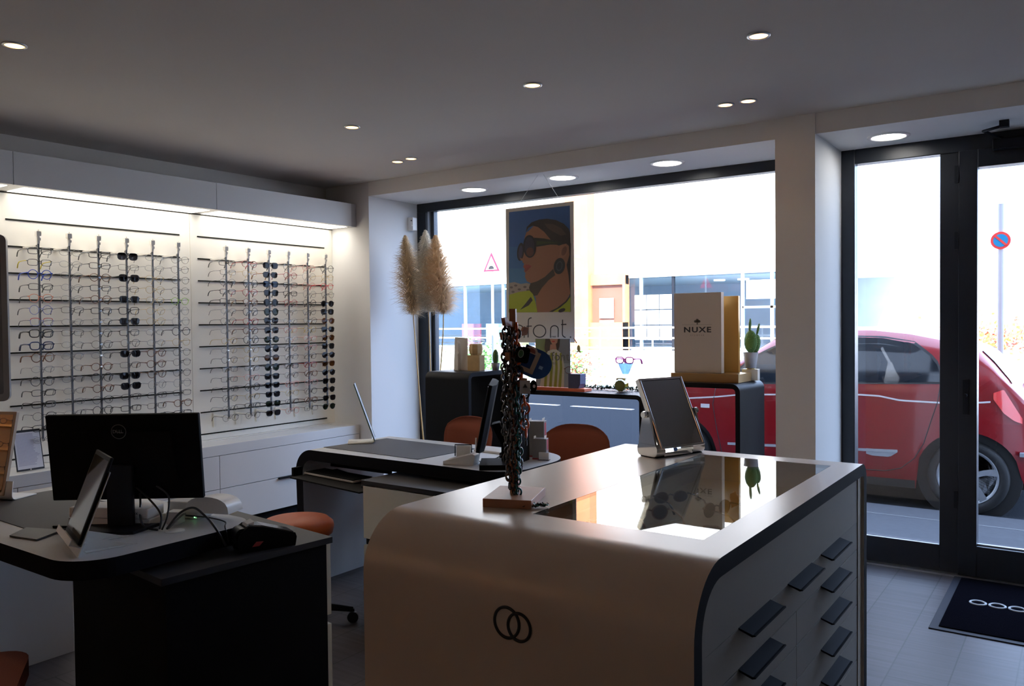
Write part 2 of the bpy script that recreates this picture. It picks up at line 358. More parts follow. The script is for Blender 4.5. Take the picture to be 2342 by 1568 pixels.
def glasses_proto(kind, fname, fc, thick, lens, tc=None, metal=0, topbar=None):
    key = (kind, fname, thick, str(lens), str(tc), str(topbar))
    if key in protos: return protos[key]
    fm = mat('frame_'+fname, fc, .25, metal, noise=.5 if fname == 'tortoise' else 0, nscale=90)
    tm = mat('temple_%s' % str(tc), tc, .3) if tc else fm
    pts = lens_shape(kind); meshes = {}
    off = .0375; thick *= 1.6
    fb = MB()
    for s in (-1, 1):
        P = [(-.003*abs(s*off+x)/.06, s*(off+x), y) for x, y in pts]
        fb.tube(P, thick, fm, 5, closed=True, up=(1, 0, 0), flat=.8)
        if topbar: fb.tube([p for p in P if p[2] > .006][:], thick*1.25, mat('browbar_%s' % str(topbar), topbar, .3), 5, up=(1, 0, 0)) if s > 0 else fb.tube([(p[0]+.0005, p[1], p[2]) for p in P if p[2] > .006], thick*1.25, mat('browbar_%s' % str(topbar), topbar, .3), 5, up=(1, 0, 0))
    fb.tube([(0, -.0115, .006), (.001, 0, .0095), (0, .0115, .006)], thick, fm, 5)
    for s in (-1, 1): fb.tube([(-.002, s*.065, .009), (-.006, s*.071, .009)], thick*1.3, fm, 5)
    parts = [('front_frame', fb)]
    for s in (-1, 1):
        lb = MB(); lm = LENSC if lens is None else lens
        P = [(-.0015, s*(off+x*.97), y*.97) for x, y in pts]; lb.add(P+[(.0005, s*off, 0)], [(i, (i+1) % len(P), len(P)) for i in range(len(P))], lm, True)
        parts.append(('lens', lb))
    for s in (-1, 1):
        tb = MB(); tb.tube([(-.006, s*.071, .009), (-.02, s*.072, .0095), (-.07, s*.070, .009), (-.110, s*.068, .005), (-.128, s*.066, -.008), (-.140, s*.064, -.028)], thick*.9, tm, 5, up=(0, 1, 0), rr=[thick*.9]*3+[thick*1.1, thick*1.35, thick*1.4])
        parts.append(('temple', tb))
    out = []
    for n, b in parts:
        o = b.build(n); out.append((n, o.data)); bpy.data.objects.remove(o)
    protos[key] = out
    return out
def put_glasses(proto, loc, rz, label, group, name='eyeglasses', tilt=0):
    t = thing(name, label, 'sunglasses' if name == 'sunglasses' else 'glasses', loc, rz, group); t.rotation_euler = (0, tilt, rz)
    for n, me in proto:
        o = bpy.data.objects.new(n, me); col.objects.link(o); o.parent = t
    return t
BL = (.015, .015, .018)
DK = lens_mat((.012, .012, .016)); BR = lens_mat((.08, .03, .01)); GR = lens_mat((.015, .025, .018)); NB = lens_mat((.012, .025, .07))
F = {  # frame families: shape, name, colour, thickness, metal
 'black rectangular': ('rect', 'black', BL, .0016), 'black round': ('round', 'black', BL, .0015), 'black square': ('square', 'black', BL, .0018),
 'thin grey metal': ('oval', 'grey', (.22, .22, .23), .0009), 'thin steel round': ('round', 'steel', (.30, .30, .31), .0009), 'tortoiseshell': ('panto', 'tortoise', (.13, .045, .015), .0017),
 'thin black panto': ('panto', 'black', BL, .0010), 'thin gold': ('panto', 'gold', (.55, .38, .12), .0009), 'dark red': ('panto', 'darkred', (.30, .03, .03), .0014), 'thin black rectangular': ('rect', 'black', BL, .0010), 'pale pink': ('panto', 'pink', (.7, .35, .3), .0012)}
SP = {}  # (rack column, row) -> special pairs
def S(ci, ri, **k): SP[(ci, ri)] = k
S(0, 1, k='black rectangular', tc=(.75, .6, .02), d='black rectangular eyeglasses with yellow temples'); S(0, 2, c=('round', 'blue', (.01, .05, .45), .0017), d='bright blue round eyeglasses')
S(0, 4, c=('panto', 'orange', (.75, .22, .10), .0013), d='orange round eyeglasses with dark temples', tc=BL); S(0, 5, c=('round', 'lilac', (.22, .25, .55), .0013), d='lilac blue round eyeglasses', tc=BL)
S(0, 6, c=('square', 'lilac', (.22, .25, .55), .0010), tb=(.5, .02, .02), d='eyeglasses with red brow bar', tc=BL); S(0, 7, k='black square', th=.0026, d='thick black square eyeglasses'); S(0, 8, c=('square', 'navy', (.01, .02, .08), .0027), d='thick navy square eyeglasses')
S(0, 9, c=('round', 'tortoise', (.13, .045, .015), .0020), d='brown tortoiseshell round eyeglasses')
S(5, 4, c=('panto', 'green', (.25, .5, .03), .0013), d='green and black panto eyeglasses', tc=BL)
S(11, 2, c=('panto', 'brightred', (.7, .03, .04), .0013), d='bright red eyeglasses')
S(10, 7, c=('round', 'gold', (.6, .4, .1), .0012), d='gold and black round eyeglasses', tc=(.6, .4, .05)); S(10, 9, k='pale pink', d='pale pink round eyeglasses')
for r in (0, 2, 4, 6, 9, 11, 12): S(3, r, sun=('cat' if r > 3 else 'square', 'black', BL, .0018), l=DK, d='black sunglasses with dark lenses')
for r, (sh, l, d) in enumerate([('square', DK, 'black square sunglasses'), ('cat', DK, 'black sunglasses with brown temples'), ('square', NB, 'navy blue square sunglasses'), ('square', DK, 'black square sunglasses'), ('round', DK, 'black and gold round sunglasses'), ('round', GR, 'green round sunglasses'), ('cat', DK, 'black cat-eye sunglasses'), ('square', DK, 'black square sunglasses'), ('panto', GR, 'dark green panto sunglasses'), ('round', DK, 'thin round black sunglasses'), ('panto', BR, 'brown panto sunglasses'), ('round', GR, 'green round sunglasses'), ('square', DK, 'thick black round sunglasses'), ('cat', DK, 'black cat-eye sunglasses'), ('cat', DK, 'black cat-eye sunglasses'), ('square', GR, 'black square sunglasses with green lenses'), ('cat', DK, 'black cat-eye sunglasses')]):
    S(8, r, sun=(sh, 'black', BL, .0018 if 'thin' not in d else .001), l=l, d=d, tc=(.25, .1, .03) if 'brown temples' in d else None)
for r in range(4, 17): S(11, r, sun=(('panto', 'square', 'panto', 'cat')[r % 4], 'tortoise' if r in (6, 8, 11) else 'black', (.13, .045, .015) if r in (6, 8, 11) else BL, .0015), l=BR if r in (6, 8, 11) else (GR if r == 16 else DK), d=('brown' if r in (6, 8, 11) else 'green' if r == 16 else 'dark')+' sunglasses')
FAM = [['black rectangular', 'black rectangular', 'black round', 'black rectangular', 'thin grey metal', 'black rectangular', 'thin grey metal', 'black square', 'black square', 'tortoiseshell', 'thin grey metal', 'black round', 'black rectangular', 'black rectangular', 'thin black panto', 'black rectangular', 'thin grey metal'],
       ['thin grey metal']*5+['thin black rectangular', 'thin grey metal', 'thin black rectangular']+['thin grey metal']*9,
       ['black rectangular', 'black rectangular', 'tortoiseshell', 'black rectangular', 'tortoiseshell', 'black rectangular', 'thin grey metal', 'thin black panto', 'thin black panto', 'thin grey metal', 'tortoiseshell', 'black round', 'tortoiseshell', 'thin black panto', 'black round', 'black round', 'black round'],
       ['black rectangular', 'thin black rectangular', 'black rectangular', 'thin black rectangular', 'x', 'black square', 'x', 'black rectangular', 'thin black panto', 'x', 'thin black rectangular', 'x', 'x', 'thin black rectangular', 'black rectangular', 'thin black rectangular', 'thin black rectangular'],
       ['thin grey metal', 'thin grey metal', 'thin gold', 'thin gold', 'thin gold', 'thin gold', 'thin gold', 'thin grey metal', 'thin grey metal', 'tortoiseshell', 'tortoiseshell', 'tortoiseshell', 'thin steel round', 'thin black rectangular', 'thin black rectangular', 'thin black rectangular', 'thin black panto'],
       ['thin black panto']*5+['thin steel round', 'thin steel round', 'black round', 'thin gold', 'thin black panto', 'thin black panto', 'thin black panto', 'thin steel round', 'thin black rectangular', 'tortoiseshell', 'black rectangular', 'black round'],
       ['black rectangular', 'thin black rectangular', 'thin black panto', 'black rectangular', 'black rectangular', 'thin grey metal', 'thin black panto', 'thin grey metal', 'thin gold', 'thin grey metal', 'thin black panto', 'thin black rectangular', 'thin black rectangular', 'thin black rectangular', 'thin black panto', 'thin grey metal', 'thin black panto'],
       ['dark red', 'thin gold', 'black round', 'dark red', 'tortoiseshell', 'black round', 'dark red', 'tortoiseshell', 'black round', 'thin gold', 'thin gold', 'thin grey metal', 'pale pink', 'black round', 'thin gold', 'black rectangular', 'thin black panto'],
       ['x']*17,
       ['thin black panto', 'dark red', 'black rectangular', 'black rectangular', 'dark red', 'thin grey metal', 'thin grey metal', 'pale pink', 'thin grey metal', 'thin black panto', 'thin black panto', 'black rectangular', 'thin black panto', 'pale pink', 'thin gold', 'thin black rectangular', 'pale pink'],
       ['pale pink', 'thin steel round', 'pale pink', 'thin steel round', 'black round', 'thin black panto', 'thin black panto', 'thin black panto', 'pale pink', 'thin black panto', 'thin black panto', 'dark red', 'tortoiseshell', 'pale pink', 'thin black panto', 'tortoiseshell', 'thin black rectangular'],
       ['black round', 'thin gold', 'dark red', 'thin black panto']+['x']*13]
RODY = [2.300, 2.478, 2.656, 2.838, 3.017, 3.202, 3.580, 3.770, 3.955, 4.138, 4.328, 4.514]
ORD = ['first', 'second', 'third', 'fourth', 'fifth', 'sixth', 'seventh', 'eighth', 'ninth', 'tenth', 'eleventh', 'twelfth', 'thirteenth', 'fourteenth', 'fifteenth', 'sixteenth', 'seventeenth']
ROWZ = [1.957-.0697*k for k in range(17)]
# the rods
RODM = mat('rod_grey', (.05, .05, .058), .4, .3); CAPM = mat('rod_cap_white', (.75, .72, .66), .4); CLIP = pane('clip_plastic', (.80, .80, .80), 1.45, .06)
rodp = thing('display_rod', '', 'display rod', (0, 0, 0), 0, 'eyewear rods')
MB().box((-.012, -.0042, .845), (0, .0042, 2.0), RODM).build('rail', rodp)
cp = MB().box((-.014, -.007, 2.0), (0, .007, 2.055), CAPM).box((-.016, -.004, 2.02), (.004, .012, 2.035), CAPM).cyl((-.006, .004, 2.03), (-.006, .004, 2.085), .004, CAPM, 8).box((-.02, -.012, 2.046), (.006, .014, 2.074), CAPM).build('lock_cap', rodp)
MB().box((-.180, -.010, .765), (-.172, .010, .86), CAPM).box((-.180, -.009, .845), (-.01, .009, .851), CAPM).build('lower_bracket', rodp)
MB().box((-.180, -.010, 1.985), (-.01, .010, 1.993), CAPM).build('upper_bracket', rodp)
clm = MB().box((-.004, -.0095, -.007), (.010, .0095, .003), CLIP).build('clip', rodp); clm.location = (0, 0, ROWZ[0])
for z in ROWZ[1:]:
    q = clm.copy(); col.objects.link(q); q.parent = rodp; q.location = (0, 0, z)
rack = ['left rack', 'right rack']
for c, y in enumerate(RODY):
    lb = 'grey vertical eyewear rod with clips, %s from the left on the %s' % (ORD[c % 6], rack[c//6])
    if c == 0: rodp.location = (-5.045, y, 0); rodp['label'] = lb
    else: dup(rodp, (-5.045, y, 0), label=lb)
for c, y in enumerate(RODY):
    for r, z in enumerate(ROWZ):
        if (1 <= c <= 4 and r > 15) or (c == 5 and r > 16): continue
        sp = SP.get((c, r), {}); fam = FAM[c][r]; pos = '%s from top, %s rod of the %s' % (ORD[r], ORD[c % 6], rack[c//6])
        jy, jz, jr = random.uniform(-.004, .004), random.uniform(-.002, .003), random.uniform(-.05, .05)
        loc = (-5.03, y+jy, z+jz)
        if 'sun' in sp:
            k, n, cc, th = sp['sun']; pr = glasses_proto(k, n, cc, th, sp['l'], sp.get('tc'))
            put_glasses(pr, loc, jr, sp['d']+', '+pos, 'sunglasses on the display racks', 'sunglasses')
        else:
            if 'c' in sp: k, n, cc, th = sp['c']
            else: k, n, cc, th = F[sp.get('k', fam)]
            th = sp.get('th', th); d = sp.get('d', fam+' eyeglasses')
            pr = glasses_proto(k, n, cc, th, None, sp.get('tc'), 0, sp.get('tb'))
            put_glasses(pr, loc, jr, d+', '+pos, 'eyeglasses on the display racks')

# ================================================================== WHITE COUNTER
X0, X1, YN, YF, ZT = -1.70, -.69, 1.645, 3.345, .95
ct = thing('counter', 'white rounded display counter with black edge band and drawers, in the foreground', 'counter', (0, 0, 0))
def path(yn, yf, zt, rn, rf): return [(yn+.012 if False else yn, 0)]+arc(yn+rn, zt-rn, rn, PI, PI/2, 12)+arc(yf-rf, zt-rf, rf, PI/2, 0, 8)+[(yf, 0)]
po = path(YN, YF, ZT, .165, .07); pi = path(YN+.045, YF-.045, ZT-.045, .12, .03)
IY0, IY1, IX0, IX1 = 1.93, 3.18, -1.30, -.782
sh = MB()
sh.strip(po, pi, 0, X0, IX0, CTOP, BLK, CREAM).strip(po, pi, 0, IX1, X1, CTOP, BLK, CREAM)
k = 14
sh.strip(po[:k]+[(IY0, ZT)], pi[:k]+[(IY0, ZT-.045)], 0, IX0, IX1, CTOP, CREAM, CREAM)
sh.strip([(IY1, ZT)]+po[k:], [(IY1, ZT-.045)]+pi[k:], 0, IX0, IX1, CTOP, CREAM, CREAM)
sh.build('shell', ct)
bz = MB(); 
for ax_, a, b in ((0, IX0, IX1),): pass
bz.box((IX0-.001, IY0-.001, .842), (IX1+.001, IY1+.001, .85), mat('vitrine_floor', (.50, .38, .25), .7))
bz.box((IX0-.012, IY0, .842), (IX0, IY1, ZT-.002), CREAM).box((IX1, IY0, .842), (IX1+.012, IY1, ZT-.002), CREAM).box((IX0, IY0-.012, .842), (IX1, IY0, ZT-.002), CREAM).box((IX0, IY1, .842), (IX1, IY1+.012, ZT-.002), CREAM)
bz.build('display_tray', ct)
bx('glass_top', (IX0+.0015, IY0+.0015, ZT-.006), (IX1-.0015, IY1-.0015, ZT), pane('vitrine_glass', (.93, .96, .94), 1.52, .0), ct)
bx('carcass', (X0+.012, YN+.05, .04), (X1-.03, YF-.05, .84), CREAM, ct)
DRF = mat('drawer_front', (.22, .205, .19), .7, noise=.02, nscale=5, spec=.15)
fx0, fx1 = X1-.03, X1-.012
def dfront(y0, y1, z0, z1, hs):
    d = bx('drawer', (fx0, y0+.0015, z0+.0015), (fx1, y1-.0015, z1-.0015), DRF, ct, bevel=.001)
    for hy in hs:
        h = MB(); h.prism([(fx1-.001, z1+.001), (fx1+.036, z1-.010), (fx1+.042, z1-.009), (fx1+.043, z1-.013), (fx1+.034, z1-.016), (fx1-.001, z1-.004)], 1, hy, hy+.25, mat('handle_black', (.010, .011, .015), .6, spec=.08))
        h.build('handle', d)
ya, yb, ym = YN+.047, YF-.105, 2.45
MB().prism([(ya, .735), (yb, .735), (yb, .903)]+arc(YN+.165, ZT-.165, .118, PI/2, PI, 8), 0, fx0, fx1, DRF).build('upper_panel', ct)
dfront(ya, yb, .63, .735, [1.955, 2.365, 2.725])
zz = .63
for i in range(5):
    z1 = zz-.105*i; z0 = z1-.105
    dfront(ya, ym, z0, z1, [1.955]); dfront(ym, yb, z0, z1, [2.725])
bx('side_stile', (fx0, yb, .04), (fx1+.003, YF-.047, .9), mat('stile_beige', (.30, .25, .19), .5), ct)
# two linked rings on the front
rg = MB()
for cx, rr in ((-1.19, .038), (-1.152, .034)):
    P = [(cx+rr*math.cos(2*PI*i/40), YN-.0006, .745-(cx+1.19)*.12+rr*1.02*math.sin(2*PI*i/40)) for i in range(40)]
    rg.tube(P, .0042, INK, 6, closed=True, up=(0, 1, 0), flat=1)
rg.build('ring_emblem', ct)

# contents of the vitrine
def leaf(x, y, label, rz, sc_=1.0):
    b = MB(); n = 10; vs = []; LM = mat('dried_leaf', (.42, .15, .05), .7, noise=.3, nscale=60)
    for i in range(n+1):
        t = i/n; wd = .035*math.sin(PI*min(1, t*1.02))**.7*(1+.35*math.sin(t*22))
        for j in (-1, -.5, 0, .5, 1): vs.append((t*.1-.05, j*wd, .012+.03*abs(j)*math.sin(PI*t)+.012*math.sin(9*t+3*j)))
    b.add(vs, [(i*5+j, i*5+j+1, i*5+j+6, i*5+j+5) for i in range(n) for j in range(4)], LM, True)
    M = Matrix.Scale(sc_, 4)
    o = b.build('dried_leaf', None, M); o.location = (x, y, .853); o.rotation_euler = (0, 0, rz)
    so = o.modifiers.new('thick', 'SOLIDIFY'); so.thickness = .0015
    tag(o, label, 'leaf', 'dried leaves in the counter vitrine')
leaf(-1.12, 2.10, 'brown dried leaf under the counter glass, nearest the camera', .6, 1.2)
leaf(-1.19, 2.33, 'brown dried leaf under the counter glass between two pairs of sunglasses', 2.2, .9)
leaf(-.98, 2.75, 'brown dried leaf under the counter glass, farthest one', 1.2, .9)
for x, y, rz, k_, l_, tc_, d in ((-1.20, 2.17, 2.6, 'square', DK, None, 'black square sunglasses lying under the counter glass, nearest pair'), (-1.16, 2.40, 2.4, 'panto', DK, (.5, .25, .08), 'large dark sunglasses with gold temples under the counter glass'), (-1.20, 2.66, 2.5, 'oval', DK, None, 'oval black sunglasses under the counter glass behind the large pair'), (-1.0, 2.58, 2.8, 'panto', GR, None, 'grey lensed sunglasses under the counter glass, farthest pair'), (-.93, 2.25, 2.0, 'cat', BR, (.25, .1, .03), 'brown sunglasses under the counter glass on its drawer side')):
    pr = glasses_proto(k_, 'tortoise' if tc_ else 'black', (.13, .045, .015) if tc_ else BL, .0018, l_, tc_)
    t = put_glasses(pr, (x, y, .878), rz, d, 'sunglasses in the counter vitrine', 'sunglasses')

# table mirror on the counter
mc, my, mt_ = Vector((-1.402, 3.123, 1.127)), 1.189, .461
cm = thing('counter_mirror', 'tilting rectangular chrome mirror standing on the white counter', 'mirror', (0, 0, 0))
M = frame_M(mc, my, mt_); W_, H_ = .236, .30
fm = MB()
for a, b in (((-W_/2-.004, -.002, -H_/2-.004), (-W_/2+.006, .022, H_/2+.004)), ((W_/2-.006, -.002, -H_/2-.004), (W_/2+.004, .022, H_/2+.004)), ((-W_/2, -.002, H_/2-.006), (W_/2, .022, H_/2+.004)), ((-W_/2, -.002, -H_/2-.004), (W_/2, .022, -H_/2+.006))): fm.box(a, b, CHROME)
fm.box((-W_/2, .012, -H_/2), (W_/2, .02, H_/2), BLK)
fm.build('mirror_frame', cm, M, bevel=.0015)
MB().box((-W_/2+.007, .002, -H_/2+.007), (W_/2-.007, .008, H_/2-.007), MIRR).build('mirror_glass', cm, M)
for s in (-1, 1): MB().cyl((s*(W_/2), .010, 0), (s*(W_/2+.03), .010, 0), .007, CHROME).cyl((s*(W_/2+.022), .010, 0), (s*(W_/2+.034), .010, 0), .013, CHROME).build('pivot_knob', cm, frame_M(mc, my, mt_))
Mb = frame_M(Vector((mc.x, mc.y, .95)), my)
for s in (-1, 1):
    x = s*(W_/2+.012); MB().prism([(x-.005*s, .0), (x+.005*s, .0), (x+.005*s, .01)], 1, 0, .001, CHROME)
    MB().prism([(-.045, .052), (.055, .052), (.028, .185), (-.004, .185)], 0, x-.005, x+.005, CHROME).build('upright', cm, Mb, bevel=.001)
MB().prism(rrect(-.055, .004, .062, .054, .02), 0, -W_/2-.017, -W_/2+.03, CHROME).prism(rrect(-.055, .004, .062, .054, .02), 0, W_/2-.05, W_/2+.017, CHROME).box((-W_/2+.03, -.05, .004), (W_/2-.05, .058, .02), CHROME).build('base', cm, Mb, bevel=.002)
MB().box((-W_/2-.01, -.045, 0), (W_/2+.01, .05, .004), BLK).build('foot_pad', cm, Mb)
MB().cyl((-.03, -.051, .03), (-.03, -.054, .03), .009, mat('blue_dot', (.02, .12, .45), .5), 20).build('sticker', cm, Mb)

# ================================================================== DESKS
def desk(name, label, xl, yn, yf, xr, near_r, far_r, flip):
    t = thing(name, label, 'desk', (0, 0, 0)); ZD = .79
    outer = [(xl+.02, 0)]+arc(xl+.13, ZD-.13, .13, PI, PI/2, 10); inner = [(xl+.07, 0)]+arc(xl+.13, ZD-.13, .07, PI, PI/2, 10)
    b = MB(); b.strip(outer, inner, 1, yn, yf, PALE, BLK, WHITE)
    b.build('side_leg', t)
    pts = rrect(xl+.13, yn, xr, yf, (0.0005, near_r, far_r, .0005), 10)
    MB().prism(pts, 2, ZD-.06, ZD, WHITE, BLK, PALE, smooth=False).build('desktop', t)
    return t
# prism caps: first cap (bottom) takes cap2, so build tops right way round
d2 = desk('curved_desk', 'white curved consultation desk with black edge, farther one by the window', -3.735, 3.09, 3.745, -2.215, .17, .27, False)
d1 = desk('curved_desk', 'white curved consultation desk with black edge, nearer one at lower left', -3.90, 1.195, 1.86, -2.45, .15, .12, True)
MATM = mat('desk_mat', (.036, .036, .042), .6, spec=.2, noise=.05, nscale=30)
o = MB().prism([(-3.62, 3.20), (-2.86, 3.17), (-2.82, 3.62), (-3.56, 3.66)], 2, .79, .7925, MATM).build('desk_mat', None); tag(o, 'dark grey desk mat on the farther desk beside the slim mirror', 'desk mat', 'desk mats')
o = MB().prism([(-3.69, 1.345), (-2.93, 1.325), (-2.93, 1.72), (-3.69, 1.72)], 2, .79, .7925, MATM).build('desk_mat', None); tag(o, 'dark grey desk mat on the nearer desk in front of the monitor', 'desk mat', 'desk mats')
def pedestal(label, x0, x1, y0, y1, front):
    t = thing('drawer_pedestal', label, 'drawer unit', (0, 0, 0))
    bx('body', (x0+.012, y0+.02, .02), (x1-.012, y1-.02, .688), BLKM, t)
    bx('top', (x0, y0, .69), (x1, y1, .713), mat('anthracite_laminate', (.028, .028, .032), .5, spec=.2), t, bevel=.001)
    yy = (y1-.02, y1) if front > 0 else (y0, y0+.02)
    for z0, z1 in ((.03, .385), (.42, .686)):
        d = bx('drawer', (x0+.014, yy[0]+(.001 if front > 0 else 0), z0), (x1-.014, yy[1]-(0 if front > 0 else .001), z1), mat('cream_front', (.60, .58, .50), .5), t, bevel=.001)
    MB().box((x0+.02, y0+.03, 0), (x1-.02, y1-.03, .02), BLKM).build('plinth', t)
    if front > 0:
        t.rotation_euler = (0, 0, -.10); pv = Vector((x1, y1, 0)); t.location = pv-Matrix.Rotation(-.10, 3, 'Z') @ pv+Vector((.018, -.022, 0))
pedestal('black drawer pedestal under the nearer desk, its dark side toward the camera', -3.07, -2.305, 1.43, 2.08, 1)
pedestal('drawer pedestal with dark top under the farther desk', -3.0, -2.40, 2.895, 3.50, -1)

# keyboard tray on the far desk
kt = thing('keyboard_tray', 'black pull-out keyboard tray under the farther desk', 'keyboard tray', (0, 0, 0))
MB().prism([(-3.66, 2.985), (-3.02, 2.90), (-2.99, 3.10), (-3.63, 3.31)], 2, .640, .648, BLKM).build('shelf', kt)
MB().box((-3.70, 3.03, .635), (-3.68, 3.42, .69), BLKM).cyl((-3.679, 3.07, .66), (-3.70, 3.07, .66), .012, BLKS).build('rail', kt)
MB().tube([(-3.1, 3.0, .66), (-3.06, 2.96, .662), (-3.02, 2.96, .66), (-3.0, 3.02, .656)], .006, BLK).build('cable_clip', kt)
MB().box((-3.69, 3.3, .66), (-3.2, 3.33, .728), BLKM).build('mount', kt)
Mk = Matrix.Translation((-3.42, 3.13, .652)) @ Matrix.Rotation(-.10, 4, 'Z')
kb = thing('keyboard', 'black computer keyboard on the pull-out tray', 'keyboard')
MB().box((-.225, -.075, 0), (.225, .075, .010), mat('keyboard_edge', (.30, .27, .25), .4)).build('case', kb, Mk, bevel=.002)
ks = MB()
for r in range(6):
    for c in range(22):
        if r == 0 and 5 < c < 11: continue
        x = -.218+c*.0198; y = -.068+r*.0225; ks.box((x, y, .010), (x+.0165, y+.019, .0145), BLKM)
ks.box((-.119, -.068, .010), (-.004, -.049, .0145), BLKM)
tag(ks.build('keys', kb, Mk), kind='stuff')
ms = thing('mouse', 'black mouse at the end of the keyboard tray', 'mouse')
MB().ball((-3.06, 3.07, .664), (.055, .032, .02), BLKS).build('shell', ms)

# stools and chairs
def stool(x, y, zt, label):
    t = thing('stool', label, 'stool', (x, y, 0), .4, 'orange round stools')
    MB().lathe([(0, zt), (.10, zt-.002), (.155, zt-.012), (.178, zt-.032), (.182, zt-.055), (.175, zt-.085), (.16, zt-.095), (0, zt-.095)][::-1], (0, 0, 0), ORGL, 40).build('seat', t)
    MB().lathe([(.028, .09), (.028, .28), (.018, .28), (.018, zt-.095)], (0, 0, 0), BLKS, 18).build('column', t)
    for i in range(5):
        a = 2*PI*i/5+.3; c, s = math.cos(a), math.sin(a)
        lg = MB().tube([(.02*c, .02*s, .10), (.14*c, .14*s, .085), (.27*c, .27*s, .066)], .018, BLKM, 8, rr=[.024, .019, .013]).build('leg', t)
        k = MB().cyl((.27*c-.012*s, .27*s+.012*c, .028), (.27*c+.012*s, .27*s-.012*c, .028), .028, BLKS, 18).cyl((.27*c, .27*s, .05), (.27*c, .27*s, .07), .008, BLKS, 8).build('caster', lg)
stool(-3.22, 2.665, .545, 'orange leather round stool on casters between the two desks')
def chair(x, y, rz, label, group='orange fabric chairs', zt=.92):
    t = thing('upholstered_chair', label, 'chair', (x, y, 0), rz, group)
    # back: curved rounded panel, sitter faces local -y, back panel at +y
    b = MB(); nx, nz = 14, 10; vs = []
    for side in (0, 1):
        for i in range(nz+1):
            for j in range(nx+1):
                u = -1+2*j/nx; v = i/nz
                hw = .215*(1-.10*(1-v)); z = .47+(zt-.47)*v
                # round the upper corners
                k = max(0, (v-.68)/.32); hw *= math.sqrt(max(0, 1-(k**2.6)*.22)); z -= .055*k*abs(u)**3.2
                thick = (.030 if side else 0)*(1-.75*max(abs(u)**8, k**5)); yy = .20+.05*v-.045*u*u-thick+.01*(side == 0)*(-(max(abs(u)**8, k**5)))
                vs.append((u*hw, yy, z))
    n1 = (nz+1)*(nx+1)
    fs = [(i*(nx+1)+j, (i+1)*(nx+1)+j, (i+1)*(nx+1)+j+1, i*(nx+1)+j+1) for i in range(nz) for j in range(nx)]
    fs += [tuple(n1+q for q in f[::-1]) for f in fs]
    rim = [j for j in range(nx+1)]+[i*(nx+1)+nx for i in range(1, nz+1)]+[nz*(nx+1)+j for j in range(nx-1, -1, -1)]+[i*(nx+1) for i in range(nz-1, 0, -1)]
    fs += [(rim[i], rim[(i+1) % len(rim)], n1+rim[(i+1) % len(rim)], n1+rim[i]) for i in range(len(rim))]
    b.add(vs, fs, ORG, True); b.build('backrest', t)
    s = MB().prism(rrect(-.225, -.25, .225, .21, .09, 6), 2, .42, .475, ORG, smooth=True); s.build('seat', t, bevel=.015, seg=3)
    for sx in (-1, 1):
        for sy in (-1, 1): MB().tube([(sx*.17, sy*.15-.02, .43), (sx*.21, sy*.2-.02, 0)], .012, BLKS, 10).build('leg', t)
    return t
chair(-2.36, 3.80, .12, 'orange fabric chair between the far desk and the low black window bridge, right one', zt=.915)
chair(-3.19, 3.80, -.1, 'orange fabric chair behind the side-on monitor, left one at the window', zt=.915)
chair(-2.70, .88, PI-.55, 'orange fabric chair at the bottom left corner before the nearer desk', zt=.70)

# ================================================================== THINGS ON THE NEARER DESK
Mu = frame_M(Vector((-2.82, 1.5635, 1.033)), .655); Mm = frame_M(Vector((-2.82, 1.5635, 1.033)), .655, -.133)
mn = thing('monitor', 'black widescreen monitor seen from behind on the nearer desk', 'monitor')
MB().box((-.269, 0, -.158), (.269, .022, .158), BLKM).build('panel', mn, Mm, bevel=.004)
MB().box((-.264, .0215, -.150), (.264, .0235, .153), SCREEN).build('screen', mn, Mm)
MB().prism([(-.19, -.12), (.19, -.12), (.17, .10), (-.17, .10)], 1, -.016, .002, BLKM).build('rear_cover', mn, Mm, bevel=.006)
MB().box((-.045, -.040, -.235), (.045, -.020, -.02), BLKS).build('neck', mn, Mu @ Matrix.Translation((0, -.012, 0)), bevel=.003)
MB().prism([(-.085, -.135), (.085, -.135), (.13, -.018), (-.13, -.018)], 2, -.2425, -.232, BLKS).build('base', mn, Mu @ Matrix.Translation((0, -.012, 0)), bevel=.002)
LG = mat('logo_grey', (.16, .16, .16), .4)
e = MB(); e.tube([(-.008+.0255*math.cos(a), -.0165, .10+.0255*math.sin(a)) for a in [2*PI*i/36 for i in range(36)]], .0011, LG, 5, closed=True); e.build('logo_ring', mn, Mm)
for ch, dx, rot in (('D', -.015, 0), ('E', -.005, .6), ('L', .0045, 0), ('L', .012, 0)):
    text(ch, .017, 'logo_letter', LG, mn, Mm @ Matrix.Translation((-.008+dx, -.0166, .10)) @ Matrix.Rotation(-rot, 4, 'Y'), ww=.0004)

tb = thing('tablet', 'tablet screen in portrait leaning on a white folding stand at the nearer desk corner', 'tablet')
Mt = frame_M(Vector((-2.638, 1.332, .955)), -.304, .365)
MB().box((-.115, 0, -.135), (.115, .010, .145), BLKS).build('body', tb, Mt, bevel=.003)
MB().box((-.105, -.0006, -.118), (.105, .002, .130), mat('tablet_screen', (.045, .042, .04), .06, spec=.9)).build('screen', tb, Mt)
st = thing('tablet_stand', 'white folding stand with two flat feet under the portrait tablet', 'stand')
sb = MB(); sb.box((-.12, .012, -.172), (.12, .015, .10), WPL, Mt); sb.box((-.12, -.022, -.142), (.12, .012, -.139), WPL, Mt).box((-.12, -.025, -.142), (.12, -.022, -.120), WPL, Mt); sb.build('easel_sheet', st)
for u in (-.07, .055): 
    sb = MB(); Mz = frame_M(Vector((-2.638, 1.332, .79)), -.304)
    sb.prism([(-.025, .0), (.13, .0), (-.012, .045)], 0, u, u+.003, WPL, M=Mz); sb.prism([(u, -.02), (u+.03, -.02), (u+.008, .135)], 2, .001, .003, WPL, M=Mz); sb.build('foot', st)

